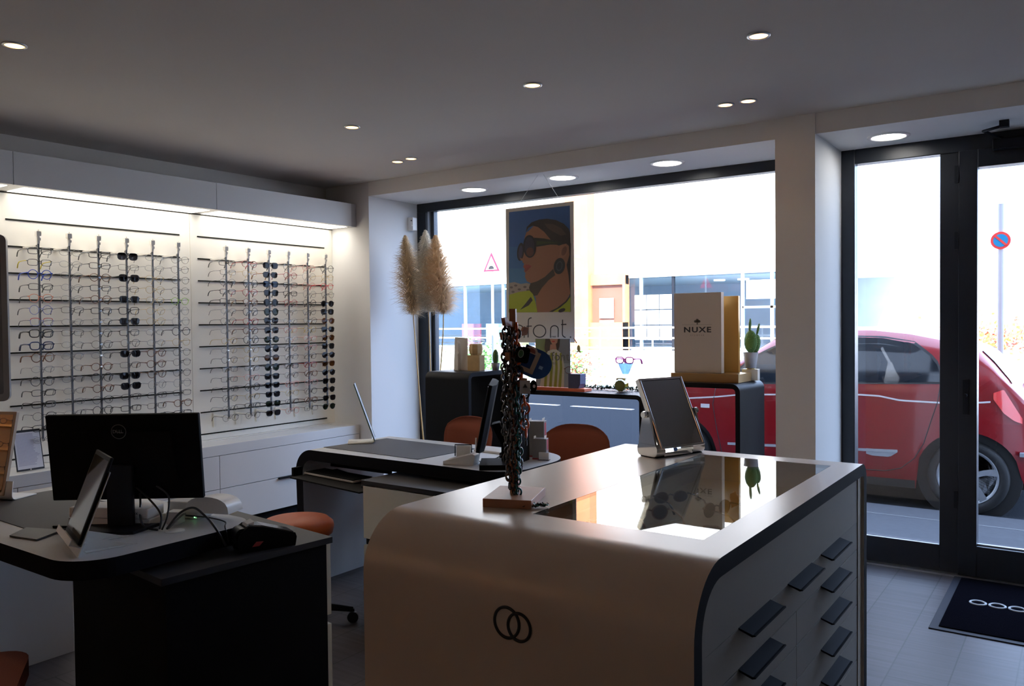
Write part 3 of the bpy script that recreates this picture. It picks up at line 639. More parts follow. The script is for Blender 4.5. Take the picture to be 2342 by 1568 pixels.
def leaning_mirror(name, label, c, yaw, tilt, W, H, base, taper=0, mt_face=MIRR, edge=None, body=WPL):
    # c: middle of the bend line on the desk; the mirror faces local -y and its foot runs to local +y
    t = thing(name, label, 'mirror'); M0 = frame_M(Vector(c), yaw); r = .016; th = .005
    ln = H
    def prof(off):
        rr = r+off; P = [(base, r-rr)]+[(r*0-rr*math.sin(a)+0, r-rr*math.cos(a)) for a in [(PI/2+tilt)*i/8 for i in range(9)]]
        e = P[-1]; P.append((e[0]+math.sin(tilt)*ln, e[1]+math.cos(tilt)*ln)); return P
    return t, M0, prof
def build_lm(name, label, c, yaw, tilt, W, H, base, taper, framed):
    t = thing(name, label, 'mirror'); M0 = frame_M(Vector(c), yaw)
    r = .02; A = PI/2-tilt
    P = [(base, .003)]+[(-r*math.sin(A*0), .003)]
    path_ = [(base, .002), (0, .002)]+[(-r*math.sin(q), .002+r-r*math.cos(q)) for q in [A*i/7 for i in range(1, 8)]]
    e = path_[-1]; path_.append((e[0]+math.sin(tilt)*.06, e[1]+math.cos(tilt)*.06))
    b = MB(); n = len(path_); vs = []
    for s in (-1, 1):
        for (y, z) in path_: vs.append((s*(W/2), y, z))
    b.add(vs, [(i, i+1, n+i+1, n+i) for i in range(n-1)], WPL, True)
    o = b.build('bent_foot', t, M0); so = o.modifiers.new('thick', 'SOLIDIFY'); so.thickness = .004; so.offset = 0
    Mg = M0 @ Matrix.Translation((0, e[0], e[1])) @ Matrix.Rotation(-tilt, 4, 'X')
    w0 = W/2; w1 = W/2-taper
    if framed:
        MB().prism([(-w0, 0), (w1, 0), (w0, H), (-w0, H)], 1, -.006, .008, mat('beige_metal', (.42, .31, .22), .4)).build('mirror_frame', t, Mg, bevel=.003)
        MB().prism([(-w0+.01, .014), (w1-.012, .014), (w0-.014, H-.012), (-w0+.01, H-.012)], 1, -.0075, -.006, MIRR).build('mirror_glass', t, Mg)
    else:
        MB().box((-w0, -.002, .0), (w0, .003, H), pane('green_edge_glass', (.55, .68, .62), 1.5, .25)).build('mirror_glass', t, Mg)
        MB().box((w0-.002, -.003, 0), (w0, .004, H), mat('glass_edge_green', (.18, .32, .26), .2)).box((-w0, -.003, 0), (-w0+.002, .004, H), mat('glass_edge_green', (.18, .32, .26), .2)).build('edge', t, Mg)
    return t
build_lm('desk_mirror', 'beige framed mirror on the nearer desk reflecting a wooden eyewear shelf', (-3.735, 1.475, .7935), .41, .12, .28, .345, .11, .035, True)
build_lm('desk_mirror', 'thin glass mirror on a white bent foot, seen edge-on on the farther desk', (-3.535, 3.505, .7935), 2.345, .33, .17, .36, .14, 0, False)

fs = thing('standing_screen', 'tall dark grey panel with rounded corners cut off by the left picture edge', 'screen')
Mf = frame_M(Vector((-4.385, 1.66, 1.553)), .93)
MB().prism(rrect(-.24, -.405, .175, .405, .03, 6), 1, 0, .03, mat('panel_grey', (.12, .12, .125), .35), smooth=False).build('panel', fs, Mf, bevel=.004)
MB().prism(rrect(-.225, -.37, .150, .34, .01, 3), 1, -.001, .001, mat('panel_face', (.07, .07, .075), .25)).build('face', fs, Mf)
MB().cyl((-4.46, 1.60, .03), (-4.46, 1.60, 1.3), .02, BLKS).build('pole', fs)
MB().cyl((-4.46, 1.60, 0), (-4.46, 1.60, .03), .18, BLKS, 32).build('base', fs)

nt = thing('framed_notice', 'small black framed printed notice leaning on the cabinet top', 'notice')
Mn = frame_M(Vector((-5.03, 2.215, .79)), PI/2+.05, .2)
MB().box((-.083, 0, -.115), (.072, .006, .122), BLKS).build('frame', nt, Mn, bevel=.001)
MB().box((-.077, -.001, -.105), (.066, .001, .108), mat('notice_paper', (.50, .50, .56), .6)).build('sheet', nt, Mn)
lm = MB()
for i in range(26):
    z = .095-i*.0072; lm.box((-.070, -.0014, z), (-.070+random.uniform(.09, .128), -.001, z+.0028), mat('print_grey', (.20, .20, .27), .7))
tag(lm.build('printed_lines', nt, Mn), kind='stuff')
MB().cyl((-.006, -.0012, -.11), (-.006, .001, -.11), .003, WPL, 12).build('button', nt, Mn)
MB().box((-.05, .006, -.118), (.04, .05, -.114), CLEAR).build('foot', nt, Mn)

def simple_box(name, label, cat, cx, cy, z0, w, d, h, yaw, mt, group=None, bevel=.002):
    t = MB().box((-w/2, -d/2, 0), (w/2, d/2, h), mt).build(name, None, bevel=bevel); t.location = (cx, cy, z0); t.rotation_euler = (0, 0, yaw)
    tag(t, label, cat, group); return t
q = thing('label_printer', 'white low printer box with small lettering behind the tablet on the nearer desk', 'printer', (-2.885, 1.562, .79), .46)
MB().box((-.16, -.045, 0), (.16, .06, .024), CARD).build('tray', q, bevel=.003); MB().box((-.155, -.048, .026), (.155, .055, .062), CARD).build('body', q, bevel=.004)
text('WADDOX', .014, 'lettering', INK, q, Matrix.Translation((.085, -.0484, .045)))
simple_box('small_box', 'small white box beside the monitor neck on the nearer desk', 'box', -2.69, 1.675, .79, .045, .05, .045, .5, WPL)
q = thing('docking_box', 'white box with two dark slots and cables on the nearer desk', 'box', (-2.735, 1.765, .79), .30)
MB().box((-.068, -.045, .003), (.068, .045, .064), CARD).build('body', q, bevel=.004)
for x in (-.03, .035): bx('slot', (x-.02, -.0465, .012), (x+.02, -.045, .018), INK, q)
q = thing('lens_cleaner', 'white curved desktop device with a green light at the far edge of the nearer desk', 'device', (-2.635, 1.80, .7905), .35)
b = MB(); n = 12; vs = []
for j, (yy, sc_) in enumerate(((-.05, 1.0), (.05, .92))):
    for i in range(n+1):
        a = PI*(.02+.96*i/n); vs.append((-.092*math.cos(a)*sc_, yy, .004+.084*(math.sin(a)**.45)*sc_))
b.add(vs, [(i, i+1, n+2+i, n+1+i) for i in range(n)], WPL, True); b.add(vs, [list(range(n+1))[::-1], list(range(n+1, 2*n+2))], WPL)
b.build('housing', q, bevel=.003)
MB().ball((-.088, -.0, .035), (.024, .045, .032), BLKM).build('opening', q)
MB().ball((-.05, -.051, .012), .0022, mat('green_led', (.2, 1, .3), .4, emit=(.3, 1, .4), es=6), 8).build('led', q)
gr = MB().lathe([(.0, .0035), (.030, .0035), (.034, .002), (.034, 0)][::-1], (0, 0, 0), WPL, 28).build('cable_grommet', None); gr.location = (-2.585, 1.605, .79); tag(gr, 'white round cable grommet set in the nearer desk top', 'grommet')
cbs = [([(-2.645, 1.585, .793), (-2.66, 1.60, .84), (-2.73, 1.60, .885), (-2.80, 1.585, .93)], .0035, 'black cable looping up from the grommet to the monitor back, left one'),
       ([(-2.63, 1.585, .793), (-2.62, 1.60, .84), (-2.66, 1.63, .90), (-2.74, 1.63, .93)], .003, 'thin black cable arching from the grommet up behind the monitor'),
       ([(-2.64, 1.575, .793), (-2.70, 1.56, .80), (-2.75, 1.575, .83), (-2.79, 1.60, .86), (-2.79, 1.6, .90)], .004, 'thick black cable curling beside the monitor neck'),
       ([(-2.625, 1.60, .793), (-2.60, 1.635, .845), (-2.555, 1.66, .865), (-2.50, 1.67, .84), (-2.455, 1.68, .80), (-2.43, 1.70, .74)], .004, 'black cable arching from the grommet over the desk edge to the card terminal'),
       ([(-2.63, 1.61, .793), (-2.66, 1.68, .82), (-2.70, 1.72, .813)], .0035, 'grey cable running from the grommet into the white docking box'),
       ([(-2.67, 1.735, .805), (-2.60, 1.745, .808), (-2.52, 1.76, .80), (-2.46, 1.72, .796), (-2.436, 1.715, .75)], .0025, 'thin black cable from the docking box to the card terminal')]
def smooth(P, n=6):
    P = [Vector(p) for p in P]; out = []
    for i in range(len(P)-1):
        p0 = P[max(i-1, 0)]; p1 = P[i]; p2 = P[i+1]; p3 = P[min(i+2, len(P)-1)]
        for k in range(n):
            t = k/n; out.append(.5*((2*p1)+(p2-p0)*t+(2*p0-5*p1+4*p2-p3)*t*t+(3*p1-p0-3*p2+p3)*t**3))
    return out+[P[-1]]
for P, r, lb in cbs: tag(MB().tube(smooth(P), r, CABLE if 'grey' not in lb else mat('grey_cable', (.2, .19, .18), .5), 8).build('cable', None), lb, 'cable', 'desk cables')
q = thing('card_terminal', 'black payment card terminal with paper roll on the pedestal beside the nearer desk', 'card terminal', (-2.383, 1.83, .714), 1.22)
MB().prism([(-.10, .0), (.095, .0), (.10, .03), (.095, .045), (-.02, .082), (-.07, .09), (-.10, .07), (-.11, .03)], 1, -.042, .042, BLKM).build('body', q, bevel=.008, seg=3)
MB().prism([(-.065, .094), (-.02, .087), (.09, .049), (.088, .046), (-.02, .082), (-.066, .089)], 1, -.036, .036, SCREEN).build('screen', q)
MB().cyl((-.088, -.03, .058), (-.088, .03, .058), .026, BLKS, 24).build('paper_cover', q)
MB().prism([(-.075, .085), (-.05, .09), (-.045, .102), (-.07, .096)], 1, -.025, .025, PAPER).build('receipt', q)
MB().prism([(-.06, .018), (-.035, .018), (-.02, .032), (-.045, .034)], 1, -.0435, -.042, mat('red_mark', (.3, .02, .02), .5)).build('red_key', q)
o = MB().prism([(-2.99, 1.245), (-2.855, 1.272), (-2.915, 1.385), (-3.06, 1.33)], 2, .7925, .797, mat('slate_pad', (.035, .037, .045), .5)).build('flat_pad', None, bevel=.001); tag(o, 'flat dark slate pad lying at the front edge of the nearer desk', 'pad')
for i, (x, y, a) in enumerate(((-2.93, 1.425, .55), (-2.90, 1.44, .45))):
    o = MB().cyl((-.07, 0, .004), (.07, 0, .004), .004, BLKS, 10).cyl((.07, 0, .004), (.078, 0, .004), .004, BLKS, 10, r2=.001).build('pen', None); o.location = (x, y, .7925); o.rotation_euler = (0, 0, a); tag(o, ('dark pen lying on the nearer desk, in front' if i == 0 else 'dark pen lying on the nearer desk, behind the other'), 'pen', 'pens on the nearer desk')

# ================================================================== THINGS ON THE FARTHER DESK
mn = thing('monitor', 'slim black monitor seen from its side on the farther desk', 'monitor')
M2 = frame_M(Vector((-2.455, 3.20, 1.045)), PI-.98-.14+PI, 0)
ang = math.atan2(.80, -.60)-.045      # its width runs almost along the line of sight
M2 = Matrix.Translation((-2.45, 3.215, 1.05)) @ Matrix.Rotation(ang-PI, 4, 'Z') @ Matrix.Rotation(-.20, 4, 'X')
MB().prism([(-.235, 0), (.235, 0), (.235, .018), (.15, .036), (-.15, .036), (-.235, .018)], 2, -.16, .165, BLKM).build('panel', mn, M2, bevel=.004)
MB().box((-.225, -.0015, -.148), (.225, .001, .155), mat('blue_grey_screen', (.06, .08, .10), .12, spec=.8)).build('screen', mn, M2)
MB().prism([(.14, -.26), (.19, -.26), (.075, -.04), (.035, -.05)], 0, -.045, .045, BLKM).build('neck', mn, Matrix.Translation((-2.45, 3.215, 1.05)) @ Matrix.Rotation(ang-PI, 4, 'Z'), bevel=.004)
MB().prism([(-.11, .0), (.10, .0), (.10, .21), (-.11, .21)], 2, -.26, -.235, BLKM).build('base', mn, Matrix.Translation((-2.45, 3.175, 1.05)) @ Matrix.Rotation(ang-PI, 4, 'Z'), bevel=.006)
q = thing('card_reader', 'white wedge shaped card reader on the farther desk beside the monitor', 'card reader', (-2.585, 3.20, .79), .35)
MB().prism([(-.085, 0), (.075, 0), (.085, .052), (.07, .058), (-.085, .018)], 1, -.05, .04, WPL).build('body', q, bevel=.005)
MB().box((-.05, .045, 0), (.03, .065, .085), WPL).build('cube', q, bevel=.006)
MB().tube([(-.055, .05, .03), (-.055, .05, .088), (.035, .05, .09), (.035, .05, .05)], .0035, BLKS, 6).build('dark_clip', q)
MB().cyl((.055, .055, .03), (.058, .055, .125), .004, WPL, 8).build('pen', q)
q = MB().box((-.035, -.1, 0), (.035, .1, .34), BLKM).box((-.0355, -.101, .27), (.034, -.099, .275), WPL).build('computer_tower', None, bevel=.004); q.location = (-2.375, 3.375, .79); q.rotation_euler = (0, 0, .2); tag(q, 'slim black computer tower on the farther desk, behind the hanging chains', 'computer')
def leaflet_box(loc, w, d, h, rz, label):
    t = thing('leaflet_box', label, 'box', loc, rz, 'leaflet boxes'); G = mat('box_print_grey', (.23, .22, .22), .5); Rr = mat('box_print_red', (.35, .04, .05), .5)
    MB().box((-w/2, -d/2, 0), (w/2, d/2, h), G).build('carton', t, bevel=.001)
    MB().box((-w/2-.0006, -d/2-.0006, 0), (w/2+.0006, d/2+.0006, .008), Rr).box((w/2, -d*.3, h*.45), (w/2+.0008, d*.3, h*.95), Rr).build('red_print', t)
    MB().prism([(-d/2, h), (d/2, h), (d/2+.01, h+.014), (-d/2+.01, h+.016)], 0, w/2-.012, w/2-.011, PAPER).prism([(-d/2, h), (d/2, h), (d/2-.01, h+.012), (-d/2, h+.014)], 0, -w/2+.008, -w/2+.009, PAPER).build('open_flap', t)
leaflet_box((-2.385, 3.59, .7905), .09, .06, .19, .35, 'tall grey and red leaflet box on the farther desk, rear one')
leaflet_box((-2.325, 3.53, .7905), .075, .05, .108, .35, 'short grey and red leaflet box on the farther desk, in front of the taller')
for i, (P, lb) in enumerate((([(-2.56, 3.33, .795), (-2.50, 3.38, .80), (-2.44, 3.42, .86), (-2.42, 3.46, .90)], 'black cable curling behind the side-on monitor'), ([(-2.52, 3.26, .80), (-2.44, 3.20, .797), (-2.33, 3.20, .795), (-2.30, 3.17, .795)], 'thin black cable lying beside the side-on monitor foot'))):
    tag(MB().tube(smooth(P), .003, CABLE, 8).build('cable', None), lb, 'cable', 'desk cables')
simple_box('charger', 'black power adapter with plug behind the side-on monitor', 'charger', -2.48, 3.46, .79, .09, .05, .03, .4, BLKM)
q = thing('business_card_holder', 'clear holder with cards at the rounded end of the farther desk', 'card holder', (-2.285, 3.50, .79), .3)
MB().box((-.03, -.01, 0), (.03, .025, .003), CLEAR).box((-.03, .02, 0), (.03, .023, .045), CLEAR).box((-.03, -.012, 0), (.03, -.009, .02), CLEAR).build('holder', q)
MB().box((-.027, .0, .004), (.027, .012, .04), PAPER).build('cards', q)
simple_box('paper_stack', 'white ledger of papers at the far edge of the farther desk', 'paper', -2.66, 3.60, .79, .24, .12, .012, -.08, PAPER)

# ================================================================== WINDOW DISPLAY BRIDGES
DKL = mat('satin_anthracite', (.008, .009, .012), .45, spec=.14)
def bridge(label, ax, p0, p1, a, b, zt, r=.05, th=.028):
    t = thing('display_bridge', label, 'display stand', (0, 0, 0), 0, 'black window display bridges')
    o_ = [(p0, 0)]+arc(p0+r, zt-r, r, PI, PI/2, 8)+arc(p1-r, zt-r, r, PI/2, 0, 8)+[(p1, 0)]
    i_ = [(p0+th, 0)]+arc(p0+r, zt-r, r-th, PI, PI/2, 8)+arc(p1-r, zt-r, r-th, PI/2, 0, 8)+[(p1-th, 0)]
    MB().strip(o_, i_, ax, a, b, DKL, DKL, DKL).build('shell', t); return t
bridge('tall black rounded display bridge at the left of the shop window', 1, 4.2, 4.64, -3.715, -3.335, 1.175) if False else None
t = bridge('tall black rounded display bridge at the left of the shop window', 0, 4.205, 4.63, -3.715, -3.335, 1.175)
t = bridge('long low black display bridge in the middle of the shop window', 1, -3.53, -2.285, 4.655, 5.07, 1.035)
t = bridge('black display bridge carrying the white box, next to the pillar', 1, -2.205, -1.645, 4.62, 5.06, 1.13)
# on the left bridge
q = thing('easel_card', 'white card with a folding back strut on the left black display bridge', 'card', (-3.575, 4.42, 1.175), 0)
MB().prism([(-.06, 0), (.066, 0), (.048, .228), (-.066, .234)], 1, -.0015, .0015, CARD, M=Matrix.Rotation(-.1, 4, 'X')).build('card', q)
MB().prism([(-.002, .0), (.004, .0), (.003, .19), (-.006, .21)], 1, -.03, -.002, CARD).build('strut', q)
MB().prism([(-.014, .125), (0, .11), (.012, .125), (0, .143)], 1, -.034, -.031, WPL).build('clasp', q)
q = thing('wooden_bust', 'pale wooden block bust with a clear dish on the left black display bridge', 'bust', (-3.46, 4.45, 1.175), .12)
MB().prism(rrect(-.05, -.04, .05, .04, .008, 2), 2, 0, .108, PWOOD).build('body_block', q, bevel=.004)
MB().lathe([(.038, .108), (.047, .122), (.050, .15), (.047, .178), (.040, .186)], (0, 0, 0), PWOOD, 8, smooth=False).build('head_block', q)
MB().lathe([(.02, .186), (.055, .196), (.062, .21), (.058, .212), (.02, .192)], (0, 0, 0), CLEAR, 20).build('glass_dish', q)
CAC = mat('cactus_green', (.05, .13, .025), .6, noise=.3, nscale=120, bump=.3)
def cactus(loc, s, label, pads, pot, ph):
    t = thing('potted_cactus', label, 'cactus', loc, 0)
    MB().lathe([(0, 0), (.033*s, 0), (.046*s, ph), (.042*s, ph), (.040*s, ph-.01), (0, ph-.012)], (0, 0, 0), pot, 28).build('pot', t)
    for (x, y, z, rx, ry, rz, tilt) in pads:
        b = MB(); b.ball((x, y, z), (rx, ry, rz), CAC, 14, Matrix.Rotation(tilt, 3, 'Y'))
        pd = b.build('cactus_pad', t); sp = MB(); random.seed(int(z*1000))
        for i in range(46 if rx > .02 else 16):
            th_, ph_ = random.uniform(0, 2*PI), math.acos(random.uniform(-.95, .95)); v = Vector((rx*math.sin(ph_)*math.cos(th_), ry*math.sin(ph_)*math.sin(th_), rz*math.cos(ph_))); v = Matrix.Rotation(tilt, 3, 'Y') @ v
            nrm = v.normalized(); c = Vector((x, y, z))+v; sp.cyl(c, c+nrm*.004, .0011, mat('cactus_spine', (.5, .55, .25), .6), 4, r2=.0003)
        tag(sp.build('spines', pd), kind='stuff')
    return t
cactus((-3.545, 4.57, 1.175), .75, 'small dark cactus behind the wooden bust on the left bridge', [(0, 0, .10, .026, .022, .05, 0)], mat('blue_pot', (.22, .30, .42), .5), .06)
cactus((-3.372, 4.56, 1.175), .7, 'small green cactus beside the chain stand, at the right end of the left bridge', [(0, 0, .09, .022, .022, .055, 0)], mat('grey_pot', (.3, .31, .34), .5), .05)
# on the middle bridge
q = thing('grey_cup', 'grey cup at the left end of the low black bridge', 'cup', (-3.42, 4.75, 1.035)); MB().lathe([(0, 0), (.028, 0), (.038, .085), (.034, .085), (.026, .006), (0, .006)], (0, 0, 0), mat('grey_pot', (.3, .31, .34), .5), 24).build('body', q)
o = MB().prism([(-3.165, 4.70), (-2.74, 4.70), (-2.74, 4.80), (-3.165, 4.80)], 2, 1.0355, 1.055, mat('orange_tray', (.62, .13, .05), .5)).build('orange_tray', None, bevel=.002); tag(o, 'flat orange tray under the striped poster on the low black bridge', 'tray')
q = thing('eyewear_riser', 'dark navy box carrying a pair of glasses at the orange tray end', 'display riser', (-2.833, 4.75, 1.0555)); MB().prism([(-.043, 0), (.036, 0), (.05, .03), (.052, .098), (-.043, .098)], 1, -.03, .045, mat('navy_box', (.03, .035, .10), .5)).build('box', q, bevel=.002)
put_glasses(glasses_proto('panto', 'tortoise', (.13, .045, .015), .0015, None), (-2.84, 4.74, 1.178), -1.2, 'brown and gold glasses standing on the dark navy box', 'glasses in the shop window')
q = thing('foliage_garland', 'dark green leafy garland lying along the low black bridge', 'garland')
P = smooth([(-3.02, 4.95, 1.045), (-2.88, 4.90, 1.05), (-2.74, 4.93, 1.047), (-2.6, 4.90, 1.05), (-2.45, 4.94, 1.047), (-2.34, 4.92, 1.045)], 10)
MB().tube(P, .003, mat('garland_stem', (.02, .05, .02), .7), 6).build('stem', q)
gl = MB(); GM = mat('garland_leaf', (.02, .075, .035), .5); random.seed(4)
for p in P:
    for k in range(9):
        d = Vector((random.uniform(-1, 1), random.uniform(-1, 1), random.uniform(-.35, 1))).normalized()*random.uniform(.016, .036); s = d.cross(Vector((0, 0, 1))).normalized()*.007; c = p+Vector((random.uniform(-.008, .008), 0, 0))
        gl.add([c, c+d*.5+s, c+d, c+d*.5-s], [(0, 1, 2, 3)], GM)
tag(gl.build('leaves', q), kind='stuff')
q = thing('glass_bottle', 'green ribbed glass jar lying on the garland of the low black bridge', 'jar'); Mg = Matrix.Translation((-2.53, 4.83, 1.083)) @ Matrix.Rotation(.35, 4, 'Z') @ Matrix.Rotation(PI/2, 4, 'X')
b = MB(); n = 24; vs = []
for z, r in ((.07, .034), (.05, .040), (-.05, .043), (-.075, .030)):
    for i in range(n): rr = r*(1+.05*(i % 2)); vs.append((rr*math.cos(2*PI*i/n), rr*math.sin(2*PI*i/n), z))
b.add(vs, [(k*n+i, k*n+(i+1) % n, (k+1)*n+(i+1) % n, (k+1)*n+i) for k in range(3) for i in range(n)]+[list(range(n))[::-1]], mat('olive_glass', (.16, .17, .01), .12, spec=.8)); b.build('body', q, Mg)
MB().box((-.03, -.0455, -.04), (.03, -.03, .03), mat('jar_label', (.85, .7, .5), .6), Mg @ Matrix.Rotation(PI, 4, 'Z')).build('label', q)
q = thing('acrylic_riser', 'clear acrylic block under the pink glasses in the shop window', 'display riser', (-2.585, 5.0, 1.036)); MB().box((-.025, -.025, 0), (.025, .025, .098), CLEAR).build('block', q)
q = thing('glass_goblet', 'clear conical glass on an acrylic block holding pink glasses', 'glass', (-2.585, 5.0, 1.1345))
MB().lathe([(0, 0), (.018, 0), (.022, .006), (.055, .085), (.052, .085), (.02, .01), (0, .01)], (0, 0, 0), pane('ice_glass', (.50, .62, .82), 1.5, .05), 28).build('bowl', q)
PK = (.65, .04, .38)
put_glasses(glasses_proto('cat', 'magenta', PK, .0030, None, PK), (-2.585, 4.985, 1.238), -PI/2, 'bright pink cat-eye glasses on a conical glass in the shop window', 'glasses in the shop window')
# on the right bridge
o = MB().box((-2.115, 4.70, 1.1305), (-1.682, 4.93, 1.182), mat('brushed_gold_box', (.42, .28, .12), .28, .9)).build('gold_plinth', None, bevel=.001); tag(o, 'brushed gold plinth block on the black bridge next to the pillar', 'plinth')
q = thing('display_box', 'white display board with black brand lettering on the gold plinth', 'display board', (-1.962, 4.757, 1.1825))
MB().box((-.154, 0, 0), (.154, .045, .495), mat('display_box_white', (.66, .57, .48), .6)).build('board', q, bevel=.0015)
Mx = Matrix.Translation((0, -.0006, .265))
text('NUXE', .046, 'brand_lettering', INK, q, Mx @ Matrix.Diagonal((1.32, 1, 1, 1)), sp=1.18, ww=.0012)
text('EYEWEAR', .012, 'small_lettering', mat('grey_print', (.28, .22, .17), .6), q, Matrix.Translation((0, -.0006, .232)), sp=2.0)
tr = MB(); GP = mat('tree_print', (.12, .10, .08), .6)
tr.box((-.10, -.001, .2975), (.095, -.0004, .2985), GP).prism([(-.004, .299), (.004, .299), (.002, .312), (-.002, .312)], 1, -.001, -.0004, GP)
for (x, z, r) in ((-.013, .318, .008), (.0, .324, .010), (.013, .318, .008), (-.004, .317, .008), (.006, .317, .008)): tr.cyl((x, -.001, z), (x, -.0004, z), r, GP, 16)
tr.build('tree_emblem', q)
o = MB().box((-2.04, 4.87, 1.1825), (-1.742, 4.90, 1.655), mat('gold_board', (.55, .30, .07), .35, .3)).build('gold_board', None, bevel=.001); tag(o, 'gold board standing behind the white lettered display board', 'display board')
o = thing('pot_ring', 'white and gold ring holder under the cactus pot on the right bridge', 'pot holder', (-1.702, 4.975, 1.1305))
MB().prism([(-.05, 0), (.05, 0), (.05, .07), (-.05, .07)], 1, -.02, .02, WPL).build('block', o, bevel=.002)
MB().lathe([(.015, .07), (.026, .07), (.026, .076), (.015, .076)], (0, 0, 0), GOLDM, 24).build('gold_ring', o)
cactus((-1.702, 4.975, 1.2068), 1.0, 'green prickly cactus in a grey pot on the right black bridge', [(0, 0, .165, .042, .02, .072, 0), (.028, .02, .15, .027, .018, .06, .12), (-.004, 0, .265, .009, .009, .045, .06), (.04, .02, .24, .008, .008, .038, .22)], mat('grey_pot_matt', (.32, .33, .37), .7), .098)
# motion detector, pampas
q = thing('motion_detector', 'white motion detector on the reveal wall at the top left window corner', 'detector', (-4.79, 5.25, 2.31))
MB().prism(rrect(-.03, 0, .03, .115, .01, 3), 1, -.03, .02, WPL, M=Matrix.Translation((.032, 0, 0)) @ Matrix.Rotation(.0, 4, 'Z')).build('housing', q, bevel=.004)
MB().ball((.045, -.031, .085), .006, INK, 10).build('eye', q); MB().ball((.05, -.030, .045), .008, PAPER, 10).build('lens', q)
def pampas(label, base, mid, z0, tip, wd, tint, seed):
    random.seed(seed); t = thing('pampas_grass', label, 'dried grass', (0, 0, 0), 0, 'pampas grass stems')
    SM = mat('pampas_stem', (.42, .27, .10), .6); PM = mat('pampas_'+str(seed), tint, .9, noise=.2, nscale=30)
    P = smooth([base, mid, z0, tip], 8)
    MB().tube(P, .004, SM, 8, rr=[.0075-.005*i/len(P) for i in range(len(P))]).build('stalk', t)
    b = MB(); A = Vector(z0); B = Vector(tip); L = B-A
    for i in range(3600):
        f = random.random()**1.15; c = A+L*f
        ww = 2.1*wd*(math.sin(PI*(.12+.86*f))**.8)*(1-.55*f)+.012
        az = random.uniform(0, 2*PI); ln = random.uniform(.5, 1.0)*ww; up = random.uniform(-.25, 1.1)
        d = Vector((math.cos(az), math.sin(az), up)).normalized()
        p0 = c; p1 = c+d*ln*.55+Vector((0, 0, .012)); p2 = c+d*ln+Vector((0, 0, -.02*random.random())); s = Vector((-math.sin(az), math.cos(az), .3))*.0016
        b.add([p0-s, p0+s, p1+s*1.3, p1-s*1.3, p2], [(0, 1, 2, 3), (3, 2, 4)], PM)
    tag(b.build('plume', t), kind='stuff')
pampas('beige pampas plume on the left, against the pale reveal wall', (-4.30, 4.93, .03), (-4.36, 4.90, .6), (-4.45, 4.90, 1.58), (-4.525, 4.90, 2.21), .125, (.74, .58, .38), 21)
pampas('whitish pampas plume in the middle, before the window frame', (-4.28, 4.95, .03), (-4.285, 4.93, .7), (-4.30, 4.92, 1.60), (-4.325, 4.92, 2.24), .12, (.80, .74, .64), 22)
pampas('tan pampas plume on the right, against the window', (-4.26, 4.93, .03), (-4.20, 4.91, .9), (-4.13, 4.90, 1.58), (-4.20, 4.90, 2.19), .14, (.74, .54, .34), 23)
q = thing('floor_vase', 'tall dark floor vase holding the three pampas stems', 'vase', (-4.28, 4.94, 0)); MB().lathe([(0, 0), (.08, 0), (.10, .2), (.06, .48), (.065, .5), (.055, .5), (.05, .47), (.085, .2), (0, .02)], (0, 0, 0), BLKS, 28).build('body', q)

# ================================================================== POSTERS
PC = dict(TL=(113, 120), TR=(648, 62), BR=(672, 1168), BL=(148, 1178))
def inv_bil(x, y, TL, TR, BR, BL):
    u = v = .5
    for _ in range(12):
        px = (1-v)*((1-u)*TL[0]+u*TR[0])+v*((1-u)*BL[0]+u*BR[0])-x; py = (1-v)*((1-u)*TL[1]+u*TR[1])+v*((1-u)*BL[1]+u*BR[1])-y
        a = (1-v)*(TR[0]-TL[0])+v*(BR[0]-BL[0]); b = (1-u)*(BL[0]-TL[0])+u*(BR[0]-TR[0]); c = (1-v)*(TR[1]-TL[1])+v*(BR[1]-BL[1]); d = (1-u)*(BL[1]-TL[1])+u*(BR[1]-TR[1])
        dt = a*d-b*c; u -= (d*px-b*py)/dt; v -= (a*py-c*px)/dt
    return u, v
PWD, PHT = .584, .977
pt = thing('hanging_poster', 'large hanging poster of a woman in sunglasses and lime jacket in the shop window', 'poster', (-3.182, 4.837, 1.85)); pt.rotation_euler = (0, 0, -.015)
MB().box((-PWD/2, 0, -PHT/2), (PWD/2, .004, PHT/2), mat('poster_board', (.60, .56, .50), .7)).build('board', pt)
for P, z0 in (((.0, 0), None),): pass
prt = MB(); LAY = [0]
def pp(pts, color, name):
    LAY[0] += 1; y = -.0004-LAY[0]*.00012
    q = [inv_bil(x, yy, **PC) for x, yy in pts]; V = [(-PWD/2+u*PWD, y, PHT/2-v*PHT) for u, v in q]
    prt.poly(V[::-1] if False else V, mat('print_'+name, color, .65))
def ell(cx, cy, rx, ry, n=28, rot=0): return [(cx+rx*math.cos(a)*math.cos(rot)-ry*math.sin(a)*math.sin(rot), cy+rx*math.cos(a)*math.sin(rot)+ry*math.sin(a)*math.cos(rot)) for a in [2*PI*i/n for i in range(n)]]
sky = [(142, 145), (622, 95), (640, 925), (158, 940)]
pp(sky, (.03, .09, .25), 'blue_a'); pp([(150, 420), (630, 400), (640, 925), (158, 940)], (.035, .115, .27), 'blue_b'); pp([(153, 590), (634, 580), (640, 925), (158, 940)], (.045, .14, .28), 'blue_c')
pp([(156, 705), (200, 698), (250, 712), (300, 704), (345, 716), (345, 800), (160, 812)], (.26, .22, .19), 'town'); 
for x, y in ((175, 740), (210, 725), (240, 755), (285, 735), (310, 760), (190, 775), (262, 780)): pp(ell(x, y, 14, 9, 8), (.10, .08, .07), 'town_dark')
pp([(600, 390), (634, 390), (637, 800), (600, 800), (585, 640)], (.02, .013, .012), 'hair')
